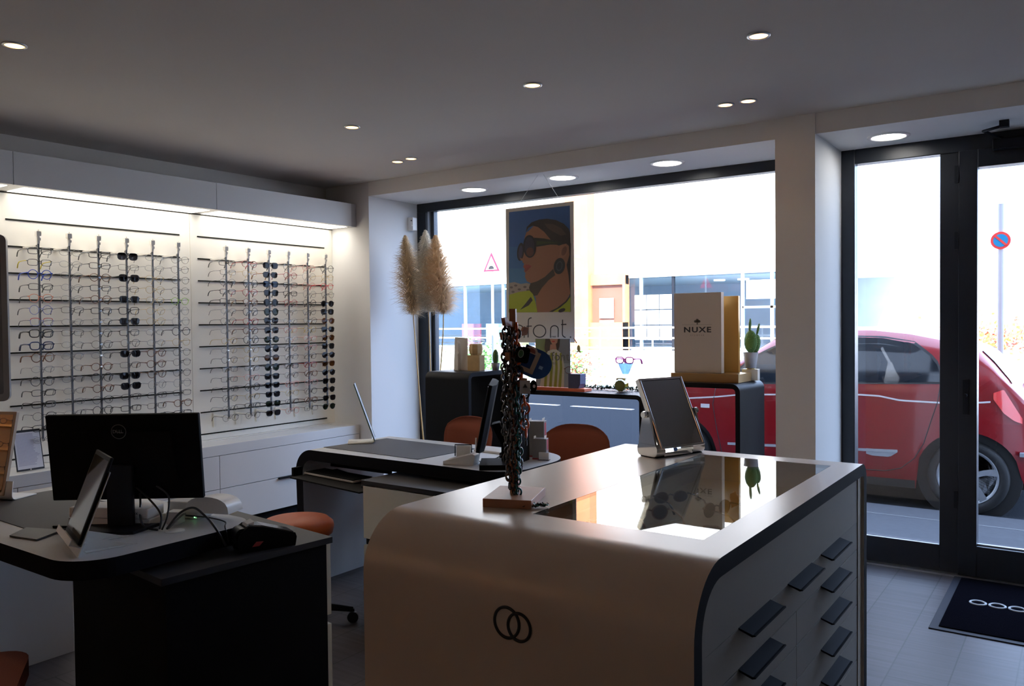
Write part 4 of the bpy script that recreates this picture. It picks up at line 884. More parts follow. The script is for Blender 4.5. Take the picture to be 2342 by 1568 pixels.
pp([(310, 290), (350, 250), (430, 240), (520, 330), (620, 400), (625, 480), (605, 560), (620, 640), (635, 780), (600, 860), (560, 928), (385, 934), (372, 820), (345, 770), (330, 705), (300, 690), (284, 655), (288, 625), (276, 610), (282, 595), (268, 578), (276, 552), (262, 540), (262, 526), (243, 512), (262, 470), (272, 430), (270, 390), (276, 345), (288, 305)], (.24, .105, .055), 'skin')
pp([(330, 705), (380, 690), (440, 655), (505, 590), (520, 640), (470, 680), (420, 740), (385, 800), (360, 805), (330, 780), (318, 740)], (.045, .03, .018), 'neck_shade')
pp([(284, 305), (292, 262), (330, 225), (390, 203), (450, 197), (520, 208), (580, 238), (616, 275), (628, 310), (634, 430), (612, 400), (575, 398), (545, 408), (515, 395), (480, 360), (430, 300), (380, 262), (340, 252), (305, 268)], (.028, .015, .012), 'hair')
pp([(430, 235), (500, 240), (560, 270), (600, 320), (560, 330), (500, 300), (455, 270)], (.06, .035, .03), 'hair_light')
pp([(548, 430), (565, 400), (600, 392), (622, 415), (615, 460), (590, 500), (560, 515), (540, 500), (552, 465)], (.27, .12, .065), 'ear')
pp(ell(585, 450, 18, 38, 16, .3), (.15, .06, .035), 'ear_in')
LIM = (.26, .30, .012)
pp([(158, 800), (240, 775), (322, 762), (350, 790), (372, 850), (388, 934), (158, 940)], LIM, 'lime'); pp([(637, 790), (640, 926), (478, 929), (560, 880), (600, 845)], LIM, 'lime')
pp([(250, 918), (290, 870), (335, 812), (350, 840), (320, 880)], INK.diffuse_color[:3] and (.02, .015, .015), 'collar'); pp([(478, 928), (540, 895), (600, 845), (637, 790), (637, 808), (610, 850), (560, 895), (505, 929)], (.035, .02, .02), 'collar')
pp(ell(575, 915, 28, 14, 14, -.4), (.02, .015, .015), 'collar')
pp([(352, 346), (430, 352), (560, 378), (566, 402), (480, 400), (372, 418)], (.02, .022, .015), 'temple_arm'); pp([(375, 372), (470, 378), (545, 388), (440, 392), (372, 405)], (.035, .045, .012), 'temple_arm_b')
pp(ell(246, 458, 28, 72, 28, .08), (.012, .010, .012), 'shade_frame'); pp(ell(318, 415, 52, 90, 32, -.05), (.012, .010, .012), 'shade_frame')
pp(ell(246, 462, 17, 54, 24, .08), (.04, .035, .07), 'shade_lens'); pp(ell(318, 412, 38, 72, 28, -.05), (.03, .022, .04), 'shade_lens_b'); pp(ell(322, 458, 30, 36, 24), (.085, .03, .02), 'shade_lens_c')
pp([(243, 505), (270, 515), (266, 530), (248, 524)], (.24, .11, .06), 'nose'); 
pp([(270, 572), (292, 556), (318, 560), (338, 572), (318, 582), (296, 596), (278, 606), (284, 590)], (.23, .04, .035), 'lips'); pp([(284, 590), (300, 585), (335, 574), (318, 592), (298, 612), (284, 618)], (.19, .035, .03), 'lips_b')
pp(ell(552, 568, 42, 64, 28, .15), (.016, .018, .022), 'earring'); pp(ell(552, 568, 24, 40, 24, .15), (.05, .052, .06), 'earring_b'); pp(ell(552, 568, 17, 31, 24, .15), (.016, .018, .022), 'earring')
prt.build('portrait_print', pt)
LT = MB()
def stroke(pts, w_=6.4):
    q = [inv_bil(x, yy, **PC) for x, yy in pts]; V = [Vector((-PWD/2+u*PWD, 0, PHT/2-v*PHT)) for u, v in q]
    for i in range(len(V)-1):
        d = (V[i+1]-V[i]); n_ = Vector((-d.z, 0, d.x)).normalized()*w_*PWD/535/2
        LT.prism([((V[i]+n_).x, (V[i]+n_).z), ((V[i]-n_).x, (V[i]-n_).z), ((V[i+1]-n_).x, (V[i+1]-n_).z), ((V[i+1]+n_).x, (V[i+1]+n_).z)], 1, -.0015, 0, INK)
def C(cx, cy, r, a0, a1, n=20): return [(cx+r*math.cos(math.radians(a0+(a1-a0)*i/n)), cy+r*math.sin(math.radians(a0+(a1-a0)*i/n))) for i in range(n+1)]
stroke([(176, 985), (176, 1132)]); stroke(C(240, 1084, 46, 0, 360, 30)); stroke([(286, 1048), (286, 1138)])
stroke([(317, 1135), (317, 1002)]+C(340, 1002, 23, 180, 275, 8)); stroke([(304, 1046), (345, 1044)])
stroke(C(406, 1083, 48, 0, 360, 32)); stroke([(491, 1132), (491, 1068)]+C(520, 1066, 29, 180, 360, 12)+[(549, 1128)])
stroke([(580, 988), (580, 1098)]+C(607, 1100, 27, 180, 95, 8)); stroke([(570, 1027), (608, 1025)])
LT.prism([((-PWD/2+u*PWD), PHT/2-v*PHT) for u, v in [inv_bil(x, y, **PC) for x, y in ell(641, 1124, 5, 5, 12)]], 1, -.0015, 0, INK)
LT.build('lettering', pt)
u, v = inv_bil(516, 1125, **PC); text('PARIS', .016, 'small_lettering', INK, pt, Matrix.Translation((-PWD/2+u*PWD, -.0006, PHT/2-v*PHT)))
for x in (-.2, .2): MB().tube([(x, 0, PHT/2-.005), (x*.12+.02, 0, SOF-1.85)], .0013, mat('nylon_string', (.55, .55, .55), .4), 5).build('string', pt)
q = thing('fish_ornament', 'small golden ornament hanging from the lower right corner of the large poster', 'ornament', (-2.885, 4.83, 1.385))
MB().tube([(-.01, 0, .01), (.012, 0, -.025)], .004, WOODD, 6).build('hook', q); MB().ball((.028, 0, -.062), (.014, .010, .024), mat('ornament_gold', (.35, .25, .05), .4), 12).ball((.018, 0, -.086), (.009, .006, .005), WOODD, 8).ball((.038, 0, -.086), (.009, .006, .005), WOODD, 8).build('body', q)

p2 = thing('standing_poster', 'small standing poster of a woman in a green striped top under the large poster', 'poster', (-3.017, 4.745, 1.056)); PW, PH = .284, .335
MB().box((-PW/2, 0, 0), (PW/2, .004, PH), mat('poster_two_bg', (.26, .31, .36), .6)).build('board', p2)
b = MB(); k_ = [0]
def p2p(pts, c, n): 
    k_[0] += 1; b.poly([(-PW/2+x*PW, -.0003-.00012*k_[0], PH*(1-y)) for x, y in pts], mat('p2_'+n, c, .6))
p2p([(0, 0), (.36, 0), (.30, .55), (0, .7)], (.16, .20, .08), 'bg'); p2p([(.62, 0), (1, 0), (1, .5), (.68, .5)], (.17, .19, .22), 'bg2')
p2p([(.30, 0), (.72, 0), (.70, .16), (.62, .34), (.36, .36), (.27, .22)], (.04, .025, .02), 'hair')
p2p([(.42, 0), (.66, 0), (.64, .08), (.56, .14), (.48, .10)], (.45, .23, .15), 'skin'); p2p([(.44, .12), (.60, .10), (.62, .22), (.42, .24)], (.42, .21, .14), 'neck')
p2p([(.48, .045), (.58, .04), (.56, .07), (.50, .07)], (.45, .05, .04), 'lips')
p2p([(.36, .26), (.50, .22), (.62, .22), (.76, .30), (.84, .55), (.82, 1), (.12, 1), (.22, .6)], (.55, .53, .46), 'top')
for x0 in (.27, .42, .56, .69): p2p([(x0+.02, .30), (x0+.07, .28), (x0+.09, .6), (x0+.05, 1), (x0-.03, 1), (x0+.02, .6)], (.22, .24, .015), 'stripe')
b.build('portrait_print', p2)
text('lafont', .085, 'lettering', mat('p2_letter', (.10, .11, .10), .6), p2, Matrix.Translation((.035, -.0016-.0006, PH*.63)), sp=1.05); text('PARIS', .022, 'small_lettering', mat('p2_letter', (.10, .11, .10), .6), p2, Matrix.Translation((0, -.0022, PH*.49)), sp=1.2)

# ================================================================== CHAIN STAND ON THE COUNTER
RGT, FWD = Vector((.816, .578, 0)), Vector((-.577, .816, 0))
cs = thing('chain_stand', 'wooden stand hung with spectacle chains on the white counter', 'stand', (-1.440, 2.040, .95), .365)
MB().box((-.075, -.10, 0), (.075, .10, .026), WOOD).build('base', cs, bevel=.0015)
MB().prism([(-.014, .026), (.014, .026), (.0095, .595), (-.0095, .595)], 1, -.008, .008, WOODD).build('post', cs, bevel=.001)
for z, a in ((.545, -1.9), (.515, .9), (.44, -1.7), (.44, 1.4), (.36, -.6), (.50, 2.6)):
    MB().prism([(0, -.007), (.05, -.001), (.056, .022), (.040, .024), (.034, .012), (0, .010)], 1, -.0065, .0065, WOODD).build('peg', cs, Matrix.Translation((0, 0, z)) @ Matrix.Rotation(a, 4, 'Z'))
o0 = Vector((-1.440, 2.040, .95))
links = {}
def link_mesh(r, th, mt):
    k = (r, th, mt.name)
    if k not in links:
        b = MB(); b.tube([(r*.82*math.cos(a), 0, r*1.12*math.sin(a)) for a in [2*PI*i/16 for i in range(16)]], th, mt, 6, closed=True, up=(0, 1, 0), flat=1)
        o = b.build('link'); links[k] = o.data; bpy.data.objects.remove(o)
    return links[k]
TEAL = mat('chain_teal', (.005, .10, .085), .18, coat=.5); OCH = mat('chain_orange', (.75, .09, .01), .2, coat=.5); SMK = mat('chain_smoke', (.03, .028, .03), .15, coat=.6); TORC = mat('chain_tortoise', (.12, .04, .015), .18, coat=.6, noise=.7, nscale=60); CLR = mat('chain_clear_grey', (.20, .19, .18), .15, coat=.5); BLC = mat('chain_black', (.010, .010, .012), .2, coat=.6)
def chain(a, bk, zt, zb, mt, r, th, label, mt2=None, sway=.004, seed=1):
    if mt is not OCH: a = a*.55-.002; r *= .82; th *= .95
    else: a *= .68; r *= .9
    random.seed(seed); P = o0+RGT*a-FWD*bk*.8; t = thing('spectacle_chain', label, 'chain', (P.x, P.y, zt), 0, 'spectacle chains on the wooden stand')
    z = 0; i = 0; step = r*1.62
    while zt+z > zb:
        o = bpy.data.objects.new('link', link_mesh(r, th, mt2 if (mt2 and i % 3 == 1) else mt)); col.objects.link(o); o.parent = t
        o.location = (random.uniform(-sway, sway), random.uniform(-sway, sway), z-r); o.rotation_euler = (random.uniform(-.15, .15), random.uniform(-.1, .1), (.55 if i % 2 else .55+PI/2)+random.uniform(-.35, .35)); z -= step; i += 1
    MB().tube([(0, 0, z+step-r), (0, 0, z+step-r*1.8-.014)], .0016, BLC, 6).cyl((0, 0, z+step-r*1.8-.012), (0, 0, z+step-r*1.8-.030), .003, BLC, 8, r2=.0045).build('loop_end', t)
    return t
i = 0
for a, bk, zt, zb, mt, r, th, lb, m2 in [
    (-.040, .028, 1.505, 1.10, BLC, .0145, .0034, 'black spectacle chain hanging at the far left of the stand', SMK),
    (-.027, .038, 1.49, 1.04, SMK, .0145, .0034, 'smoky grey spectacle chain at the left front of the stand', BLC),
    (-.030, .006, 1.47, 1.13, TORC, .0125, .003, 'brown spectacle chain behind the black ones at left', BLC),
    (-.012, .044, 1.44, 1.10, CLR, .0115, .0026, 'clear grey spectacle chain at the front of the stand', SMK),
    (-.022, .046, 1.12, 1.03, TORC, .012, .0028, 'short brown end of a chain near the stand foot, left', BLC),
    (.000, .040, 1.45, 1.01, TORC, .013, .0030, 'tortoiseshell spectacle chain in front of the post', BLC),
    (.010, .030, 1.41, .995, BLC, .0135, .0032, 'black spectacle chain right of the post', SMK),
    (.022, .034, 1.31, .985, TEAL, .0125, .0034, 'teal spectacle chain hanging in front at the right', None),
    (.030, .018, 1.30, 1.06, TEAL, .0125, .0034, 'teal spectacle chain behind the front teal one', BLC),
    (.014, .030, 1.50, 1.40, OCH, .0135, .0036, 'short orange chain at the top right peg of the stand', BLC),
    (.053, .016, 1.325, 1.175, OCH, .0165, .0036, 'orange tortoiseshell chain hanging free at the right of the stand', BLC),
    (.020, -.01, 1.49, 1.12, BLC, .0145, .0034, 'black spectacle chain behind the post at right', TORC),
    (.038, .012, 1.43, 1.30, BLC, .016, .004, 'thick black chain behind the blue booklet', OCH),
    (-.046, .010, 1.46, 1.16, SMK, .0125, .003, 'smoky chain at the outer left edge of the stand', CLR)]:
    i += 1; chain(a, bk, zt, zb, mt, r, th, lb, m2, seed=i)
q = thing('blue_booklet', 'round blue booklet with a beige card hanging on the chain stand', 'booklet'); c = o0+RGT*.064-FWD*.005; Mq = Matrix.Translation((c.x, c.y, 1.377)) @ Matrix.Rotation(.62, 4, 'Z') @ Matrix.Rotation(.42, 4, 'Y')
BB = mat('booklet_blue', (.01, .07, .26), .45)
MB().prism([(-.045, .045)]+arc(.01, 0, .045, PI/2, -PI/2, 16)+[(-.045, -.045)], 1, 0, .003, BB).build('cover', q, Mq)
BG = mat('booklet_beige', (.62, .42, .30), .6)
MB().box((-.052, -.004, -.035), (.006, -.001, -.022), BG).box((-.006, -.004, -.035), (.008, -.001, .035), BG).box((-.052, -.004, .024), (.008, -.001, .035), BG).build('card_frame', q, Mq)
MB().prism(arc(-.022, .025, .021, PI, 0, 12), 1, -.0055, -.004, mat('booklet_emblem', (.66, .5, .4), .6)).prism(arc(-.022, .027, .013, PI, 0, 10), 1, -.0062, -.0055, mat('booklet_red', (.35, .12, .09), .6)).build('emblem', q, Mq)
MB().box((.018, -.0012, -.01), (.03, -.0002, .0), mat('print_lightblue', (.3, .45, .65), .6)).build('print', q, Mq)
q = thing('chain_tag', 'dark tag with a green oval hanging on the chain stand', 'tag', (0, 0, 0), 0, 'tags on the chain stand'); c = o0+RGT*.026-FWD*.054; Mq = Matrix.Translation((c.x, c.y, 1.405)) @ Matrix.Rotation(.62, 4, 'Z') @ Matrix.Rotation(.2, 4, 'Y')
MB().prism(rrect(-.019, -.024, .022, .024, .008), 1, 0, .002, BLKM).build('tag', q, Mq)
MB().prism(ell(-.004, .003, .0085, .0125), 1, -.001, 0, mat('tag_ring', (.35, .36, .33), .5)).prism(ell(-.004, .003, .007, .011), 1, -.0015, -.001, mat('tag_green', (.03, .10, .04), .5)).build('emblem', q, Mq)
q = thing('chain_tag', 'white tag with a small dark emblem hanging on the chain stand', 'tag', (0, 0, 0), 0, 'tags on the chain stand'); c = o0+RGT*.034-FWD*.058; Mq = Matrix.Translation((c.x, c.y, 1.308)) @ Matrix.Rotation(.62, 4, 'Z')
MB().box((-.016, 0, -.02), (.016, .001, .02), mat('tag_white', (.42, .40, .38), .6)).build('tag', q, Mq)
MB().prism([(-.007, -.002), (.007, -.002), (.004, .004), (0, .010), (-.003, .004)], 1, -.001, 0, INK).build('emblem', q, Mq)
q = thing('chain_tag', 'round dark tag with a pale hole behind the white tag', 'tag', (0, 0, 0), 0, 'tags on the chain stand'); c = o0+RGT*.060-FWD*.03; Mq = Matrix.Translation((c.x, c.y, 1.308)) @ Matrix.Rotation(.62, 4, 'Z')
MB().prism(ell(0, 0, .011, .019), 1, 0, .002, BLKM).prism(ell(.002, 0, .004, .005), 1, -.001, 0, PAPER).build('tag', q, Mq)
q = thing('chain_ends', 'dark heap of chain ends and a tassel lying at the foot of the stand', 'chain'); random.seed(9); b = MB()
c0 = o0+RGT*.045-FWD*.098
for k in range(26):
    c = c0+RGT*random.uniform(-.035, .05)+FWD*random.uniform(-.006, .016); c.z = .956+random.uniform(0, .008)
    b.tube([(c.x+.006*math.cos(a), c.y+.006*math.sin(a), c.z+.003*math.sin(a*2+k)) for a in [2*PI*i/8 for i in range(8)]], .0018, BLC if k % 3 else TEAL, 5, closed=True)
tag(b.build('ends', q), kind='stuff')

# ================================================================== DOOR MAT
q = thing('door_mat', 'black door mat with white linked rings inside the entrance', 'door mat', (0, 0, 0))
MB().box((-.615, 4.335, 0), (.50, 5.305, .006), mat('mat_rubber', (.02, .022, .03), .6, spec=.12)).build('rubber_edge', q, bevel=.003)
MB().box((-.575, 4.375, .004), (.46, 5.265, .011), mat('mat_pile', (.003, .003, .005), .98, spec=.03, bump=.6, nscale=400)).build('pile', q)
b = MB()
for k in range(4):
    cx = -.452+.088*k; b.tube([(cx+.036*math.cos(a), 4.835+.036*math.sin(a), .0112) for a in [2*PI*i/32 for i in range(32)]], .006, mat('mat_white', (.6, .65, .7), .9), 6, closed=True, up=(0, 0, 1), flat=1)
b.build('ring_print', q)

# ================================================================== BACK WALL SHELF (seen in the desk mirror)
q = thing('wooden_eyewear_wall', 'warm wooden eyewear wall behind the camera, seen in the desk mirror', 'display wall', (0, -2.59, 0))
WW = mat('warm_wood_panel', (.55, .27, .09), .5, noise=.2, nscale=6)
MB().box((-5.28, 0, .3), (-2.6, .03, 2.4), WW).build('panel', q)
for k in range(9): bx('shelf', (-5.28, .03, .6+.2*k), (-2.6, .16, .615+.2*k), WW, q)
for k in range(3): MB().cyl((-4.9+.9*k, .10, .5), (-4.9+.9*k, .10, 2.3), .012, STEEL, 10).build('rod', q)
pr = glasses_proto('panto', 'black', BL, .0018, None); n_ = 0
for r in range(7):
    for c in range(10):
        t = put_glasses(pr, (-5.2+.17*c, -2.49, .85+.2*r-.2), PI/2, 'glasses on the wooden wall behind the camera, seen in the mirror', 'glasses on the wooden wall')
l = light('shelf_light', 'AREA', (-4.3, -1.9, 2.5), 26, (1, .75, .45), (-.5, 0, 0), shape='RECTANGLE', size=1.6, size_y=.2)

# ================================================================== OUTSIDE
ASPH = mat('asphalt', (.021, .023, .027), .95, noise=.35, nscale=60, bump=.5, spec=.05)
CONC = mat('pavement_concrete', (.052, .053, .058), .95, noise=.15, nscale=25, spec=.05)
struct(bx('trim_pavement', (-27, 5.5, -.2), (13, 7.22, -.03), CONC))
b = MB()
for y in (6.05, 6.85): b.box((-27, y, -.031), (13, y+.012, -.0285), mat('joint_dark', (.10, .10, .10), .9))
tag(b.build('pavement_joint'), 'dark joint lines across the grey pavement outside the door', 'joint', kind='structure')
struct(bx('trim_road', (-45, 7.22, -.3), (30, 16.6, -.1), ASPH))
PALEC = mat('far_pavement', (.7, .69, .66), .9)
struct(bx('trim_far_pavement', (-60, 16.6, -.3), (40, 60, -.04), PALEC))
for i, (x, y) in enumerate(((-12.1, 13.33), (-8.9, 13.33), (-7.3, 13.33), (-4.2, 13.33), (-1.2, 13.33))):
    o = bx('lane_mark', (x-.75 if i < 9 else x, y-.07, -.1), (x+.55, y+.07, -.096), mat('road_paint', (.8, .8, .8), .7)); tag(o, 'white dash on the road outside, %s from the left' % ORD[i], 'road marking', 'white road dashes')
o = bx('lane_line', (-30, 8.86, -.1), (10, 8.93, -.096), mat('road_paint_worn', (.36, .38, .40), .8)); tag(o, 'faint pale line along the road behind the red car', 'road marking')
o = bx('edge_line', (-30, 15.7, -.1), (25, 15.9, -.096), mat('road_paint', (.8, .8, .8), .7)); tag(o, 'bright white line along the far side of the road', 'road marking')
# terrace wall, railing, building
SW = mat('sunlit_render', (.82, .80, .76), .9)
o = bx('terrace_wall', (-30, 18.2, -.04), (-4.0, 18.6, .78), SW); tag(o, 'low white terrace wall across the street', 'wall')
rl = thing('terrace_railing', 'white horizontal railing on the terrace wall across the street', 'railing')
WM = mat('white_railing', (.85, .85, .83), .5)
for z in (.85, 1.10, 1.36): MB().cyl((-28, 18.4, z), (-4.2, 18.4, z), .022, WM, 8).build('rail', rl)
for k in range(17): MB().cyl((-28+1.48*k, 18.4, .78), (-28+1.48*k, 18.4, 1.40), .022, WM, 8).build('post', rl)
bd = thing('street_building', 'white building with a long glazed ground floor across the street', 'building')
MB().box((-30, 20.3, 2.78), (-4.4, 30, 9.5), SW).build('upper_wall', bd)
MB().box((-30, 20.2, -.04), (-4.4, 30, .72), SW).build('base_wall', bd)
MB().box((-30, 25, .72), (-4.4, 25.2, 2.78), mat('shop_interior', (.36, .40, .46), .9, noise=.3, nscale=1.2)).box((-30, 20.5, .72), (-4.4, 25, .74), mat('shop_floor', (.6, .62, .64), .8)).box((-30, 20.5, 2.7), (-4.4, 25, 2.78), mat('shop_ceiling', (.45, .48, .5), .8)).build('interior', bd)
WF = mat('white_window_frame', (.8, .83, .84), .5)
xs = [-19.5, -16.2, -14.7, -14.45, -13.2, -10.0, -9.05, -7.15, -6.4, -4.5]
for x in xs: bx('mullion', (x-.035, 20.28, .72), (x+.035, 20.36, 2.78), WF if x not in (-9.05,) else FRAMEB, bd)
bx('lintel', (-30, 20.25, 2.72), (-4.4, 20.38, 2.86), WF, bd)
bx('transom', (-7.15, 20.28, 1.82), (-4.4, 20.36, 1.88), WF, bd)
SG = pane('shop_glass', (.80, .90, .95), 1.5, .03)
for a, b_ in zip([-30]+xs[:-1], xs): bx('shop_pane', (a+.035, 20.31, .72), (b_-.035, 20.32, 2.72), SG, bd)
OW = mat('orange_wood_cladding', (.62, .20, .07), .7, noise=.25, nscale=3)
MB().box((-12.2, 19.9, .5), (-11.45, 20.28, 9.4), OW).box((-11.45, 20.0, .5), (-10.35, 20.2, 1.5), OW).box((-11.45, 20.05, 2.55), (-10.35, 20.25, 2.86), OW).box((-10.42, 20.0, .5), (-10.35, 20.28, 2.8), OW).build('orange_entrance', bd)
bx('door_pane', (-11.45, 20.15, 1.5), (-10.42, 20.17, 2.55), mat('brown_door', (.20, .08, .05), .4), bd)
PW_ = mat('notice_white', (.85, .85, .85), .8)
for i in range(3):
    for j in range(3): o = bx('window_notice', (-10.17+.375*i, 20.24, 1.85-.42*j), (-10.17+.375*i+.35, 20.25, 2.24-.42*j), PW_); tag(o, 'white sheet stuck in the shop window across the street, row %s, column %s' % (ORD[j], ORD[i]), 'notice', 'sheets in the window across the street')
for i in range(2): o = bx('door_notice', (-11.2, 20.10, 1.62-.62*i), (-10.75, 20.115, 2.18-.62*i), PW_); tag(o, 'white notice on the orange entrance across the street, %s' % ('upper one' if not i else 'lower one'), 'notice', 'notices on the orange entrance')
for x, z in ((-16.1, 2.5), (-15.3, 2.55), (-14.2, 2.5), (-7.9, 2.5), (-8.6, 2.45)):
    o = MB().cyl((x, 22.5, 2.66), (x, 22.5, 2.70), .16, mat('shop_lamp', (1, 1, .9), .5, emit=(1, .95, .8), es=5), 16).build('shop_lamp', None); tag(o, 'small round lamp inside the shop across the street', 'ceiling light', 'lamps in the shop across the street')
o = bx('shop_sign', (-6.95, 20.0, 2.05), (-5.4, 20.1, 2.52), WM); tag(o, 'blank white sign board in the window right of the white display box', 'sign')
o = MB().box((-8.9, 20.6, .74), (-8.3, 21.2, 1.45), mat('red_shop_item', (.7, .05, .06), .6)).box((-8.75, 20.7, 1.45), (-8.5, 20.9, 1.75), mat('red_shop_item', (.7, .05, .06), .6)).build('red_display', None); tag(o, 'red display inside the shop across the street', 'display')
for i, (x, c_) in enumerate(((-16.9, (.7, .1, .15)), (-15.0, (.75, .6, .2)), (-14.0, (.1, .15, .45)), (-15.9, (.7, .72, .75)), (-13.6, (.75, .76, .78)))):
    o = bx('shop_display', (x, 21.0, .74), (x+.5, 21.4, 1.5), mat('shop_display_%d' % i, c_, .7)); tag(o, ['red', 'yellow', 'dark blue', 'light grey', 'white'][i]+' display box inside the shop across the street', 'display')
sg = thing('warning_sign', 'triangular red and white road sign across the street', 'road sign', (-10.58, 14.2, -.1))
MB().cyl((0, .02, 0), (0, .02, 3.15), .03, mat('sign_post', (.7, .7, .7), .4), 12).build('post', sg)
def tri(s, y0, y1, mt): return MB().prism([(-s, 2.74-.0), (s, 2.74), (0, 2.74+s*1.9)], 1, y0, y1, mt)
tri(.22, -.01, .0, mat('sign_red', (.75, .02, .06), .5)).build('rim', sg); MB().prism([(-.155, 2.775), (.155, 2.775), (0, 3.07)], 1, -.014, -.010, mat('sign_white', (.85, .85, .85), .5)).build('plate', sg)
MB().prism(arc(0, 2.79, .075, 0, PI, 10), 1, -.017, -.014, INK).build('bump_symbol', sg)
ns = thing('no_parking_sign', 'round blue and red no parking sign on a post beyond the car', 'road sign', (-.70, 9.5, -.1))
MB().cyl((0, .03, 0), (0, .03, 2.75), .028, mat('sign_post', (.7, .7, .7), .4), 12).build('post', ns)
zc = 2.38
MB().cyl((0, -.004, zc), (0, .004, zc), .088, mat('sign_rim_red', (.8, .04, .03), .5), 32).build('rim', ns); MB().cyl((0, -.006, zc), (0, -.004, zc), .064, mat('sign_blue', (.0, .22, .42), .5), 32).build('disc', ns)
MB().box((-.068, -.009, -.010), (.068, -.006, .011), mat('sign_rim_red', (.8, .04, .03), .5), Matrix.Translation((0, 0, zc)) @ Matrix.Rotation(PI/4, 4, 'Y')).build('slash', ns)
def bush(label, c, r, cols, seed, n=900, leaf_s=.09):
    random.seed(seed); b = MB()
    for k in range(n):
        v = Vector((random.gauss(0, .45), random.gauss(0, .45), random.gauss(0, .38))); p = Vector(c)+Vector((v.x*r[0], v.y*r[1], v.z*r[2]))
        d = Vector((random.uniform(-1, 1), random.uniform(-1, 1), random.uniform(-.4, 1))).normalized()*leaf_s; s = d.orthogonal().normalized()*leaf_s*.35
        b.add([p, p+d*.5+s, p+d, p+d*.5-s], [(0, 1, 2, 3)], cols[k % len(cols)])
    t = thing('shrub', label, 'shrub'); tag(b.build('foliage', t), kind='stuff'); MB().cyl((c[0], c[1], -.06), (c[0], c[1], c[2]), .04, WOODD, 8).build('stem', t)
LGn = mat('leaf_green', (.10, .28, .06), .6); LRd = mat('leaf_red', (.50, .10, .06), .6); LYl = mat('leaf_yellow', (.42, .30, .06), .6)
bush('green shrub across the street, left of the easel card', (-13.4, 17.4, .35), (.9, .3, .75), [LGn], 3)
bush('red and green shrub across the street, beside the wooden bust', (-10.6, 17.4, .35), (1.0, .3, .75), [LRd, LYl, LGn], 5)
bush('red hedge beyond the car at the right edge', (-2.4, 29, .9), (1.7, 1, .7), [LRd, LYl], 6, 900, .16)
bush('pale green tree far behind the entrance door', (-7.2, 33, 5.6), (1.1, 1, 3.0), [LGn], 8, 700, .25)
o = bx('garden_wall', (-4.2, 31, -.05), (12, 31.5, 1.75), SW); tag(o, 'pale garden wall far beyond the entrance door', 'wall')
hs = thing('house', 'pale house with a grey roof far beyond the entrance at the right edge', 'building', (0, 0, 0))
MB().box((-2.4, 40, 0), (8, 48, 4.0), SW).build('walls', hs); MB().prism([(-2.9, 3.9), (8.5, 3.9), (8.5, 4.3), (-2.2, 4.9)], 1, 39.6, 48, mat('grey_roof', (.22, .23, .26), .8)).build('roof', hs)
for x in (-1.8, .2): bx('window', (x, 39.97, 1.8), (x+1.0, 40.0, 3.0), mat('far_window', (.30, .36, .42), .3), hs)

# ---------------------------------------------------------------- the red car
CX0, CX1, CYN, CW, ZG = -3.80, -.18, 7.5, 1.64, -.1
def interp(tab, x):
    if x <= tab[0][0]: return tab[0][1]
    for (a, b), (c, d) in zip(tab, tab[1:]):
        if x <= c: return b+(d-b)*(x-a)/(c-a)
    return tab[-1][1]
TOP = [(-3.80, .42), (-3.77, .60), (-3.68, .76), (-3.45, .88), (-3.1, .97), (-2.88, 1.02), (-2.62, 1.19), (-2.42, 1.315), (-2.2, 1.375), (-1.9, 1.405), (-1.55, 1.405), (-1.25, 1.372), (-.95, 1.31), (-.72, 1.235), (-.62, 1.13), (-.50, .97), (-.36, .80), (-.26, .62), (-.20, .50), (-.18, .42)]
BELT = [(-3.80, .42), (-3.68, .70), (-3.2, .86), (-2.88, .90), (-2.3, .92), (-1.6, .945), (-.98, .965), (-.62, .99), (-.5, .93), (-.36, .76), (-.26, .6), (-.18, .42)]
WHL = [(-3.28, .20), (-.785, .20)]
def bot(x):
    z = interp([(-3.95, .25), (-3.8, .08), (-3.6, .06), (-.5, .07), (-.3, .16), (-.18, .24)], x)
    for wx, wz in WHL:
        if abs(x-wx) < .375: z = max(z, wz+math.sqrt(.375**2-(x-wx)**2))
    return z
def ysurf(x, z):
    bz_, tz = interp(BELT, x), interp(TOP, x)
    end = max(0, (x+.85)/.67)**2.2*.22 + max(0, (-3.35-x)/.6)**2*.30
    if z <= bz_: t = (z-.05)/max(.1, bz_-.05); y = .035*(1-t)**2*0+.05*(t-.55)**2 + (.03 if t < .2 else 0)*(1-t/.2)
    else: y = .05*.2025+(z-bz_)*.36+max(0, (z-bz_)/max(.05, tz-bz_)-.75)**2*1.2
    return CYN+y+end
car = thing('car', 'red small hatchback parked outside the entrance door', 'car', (-2.0, CYN+CW/2, ZG)); Mc = Matrix.Translation((2.0, -(CYN+CW/2), -ZG))
b = MB(); xsn = [CX0+(CX1-CX0)*i/110 for i in range(111)]; NV = 18
for side in (0, 1):
    vs = []
    for x in xsn:
        z0, zb_, z1 = min(bot(x), interp(TOP, x)-.03), interp(BELT, x), interp(TOP, x)
        zb_ = min(max(zb_, z0+.01), z1)
        for j in range(NV+1):
            z = z0+(zb_-z0)*j/11 if j <= 11 else zb_+(z1-zb_)*(j-11)/(NV-11)
            y = ysurf(x, z); vs.append((x, y if not side else 2*(CYN+CW/2)-y, z))
    fs = [(i*(NV+1)+j, (i+1)*(NV+1)+j, (i+1)*(NV+1)+j+1, i*(NV+1)+j+1) for i in range(110) for j in range(NV)]
    b.add(vs, fs if not side else [f[::-1] for f in fs], RED, True)
vs = []
for x in xsn:
    z1 = interp(TOP, x); y = ysurf(x, z1); yf = 2*(CYN+CW/2)-y
    for j in range(9): f = j/8; vs.append((x, y+(yf-y)*f, z1+.03*math.sin(PI*f)))
b.add(vs, [(i*9+j, (i+1)*9+j, (i+1)*9+j+1, i*9+j+1) for i in range(110) for j in range(8)], RED, True)
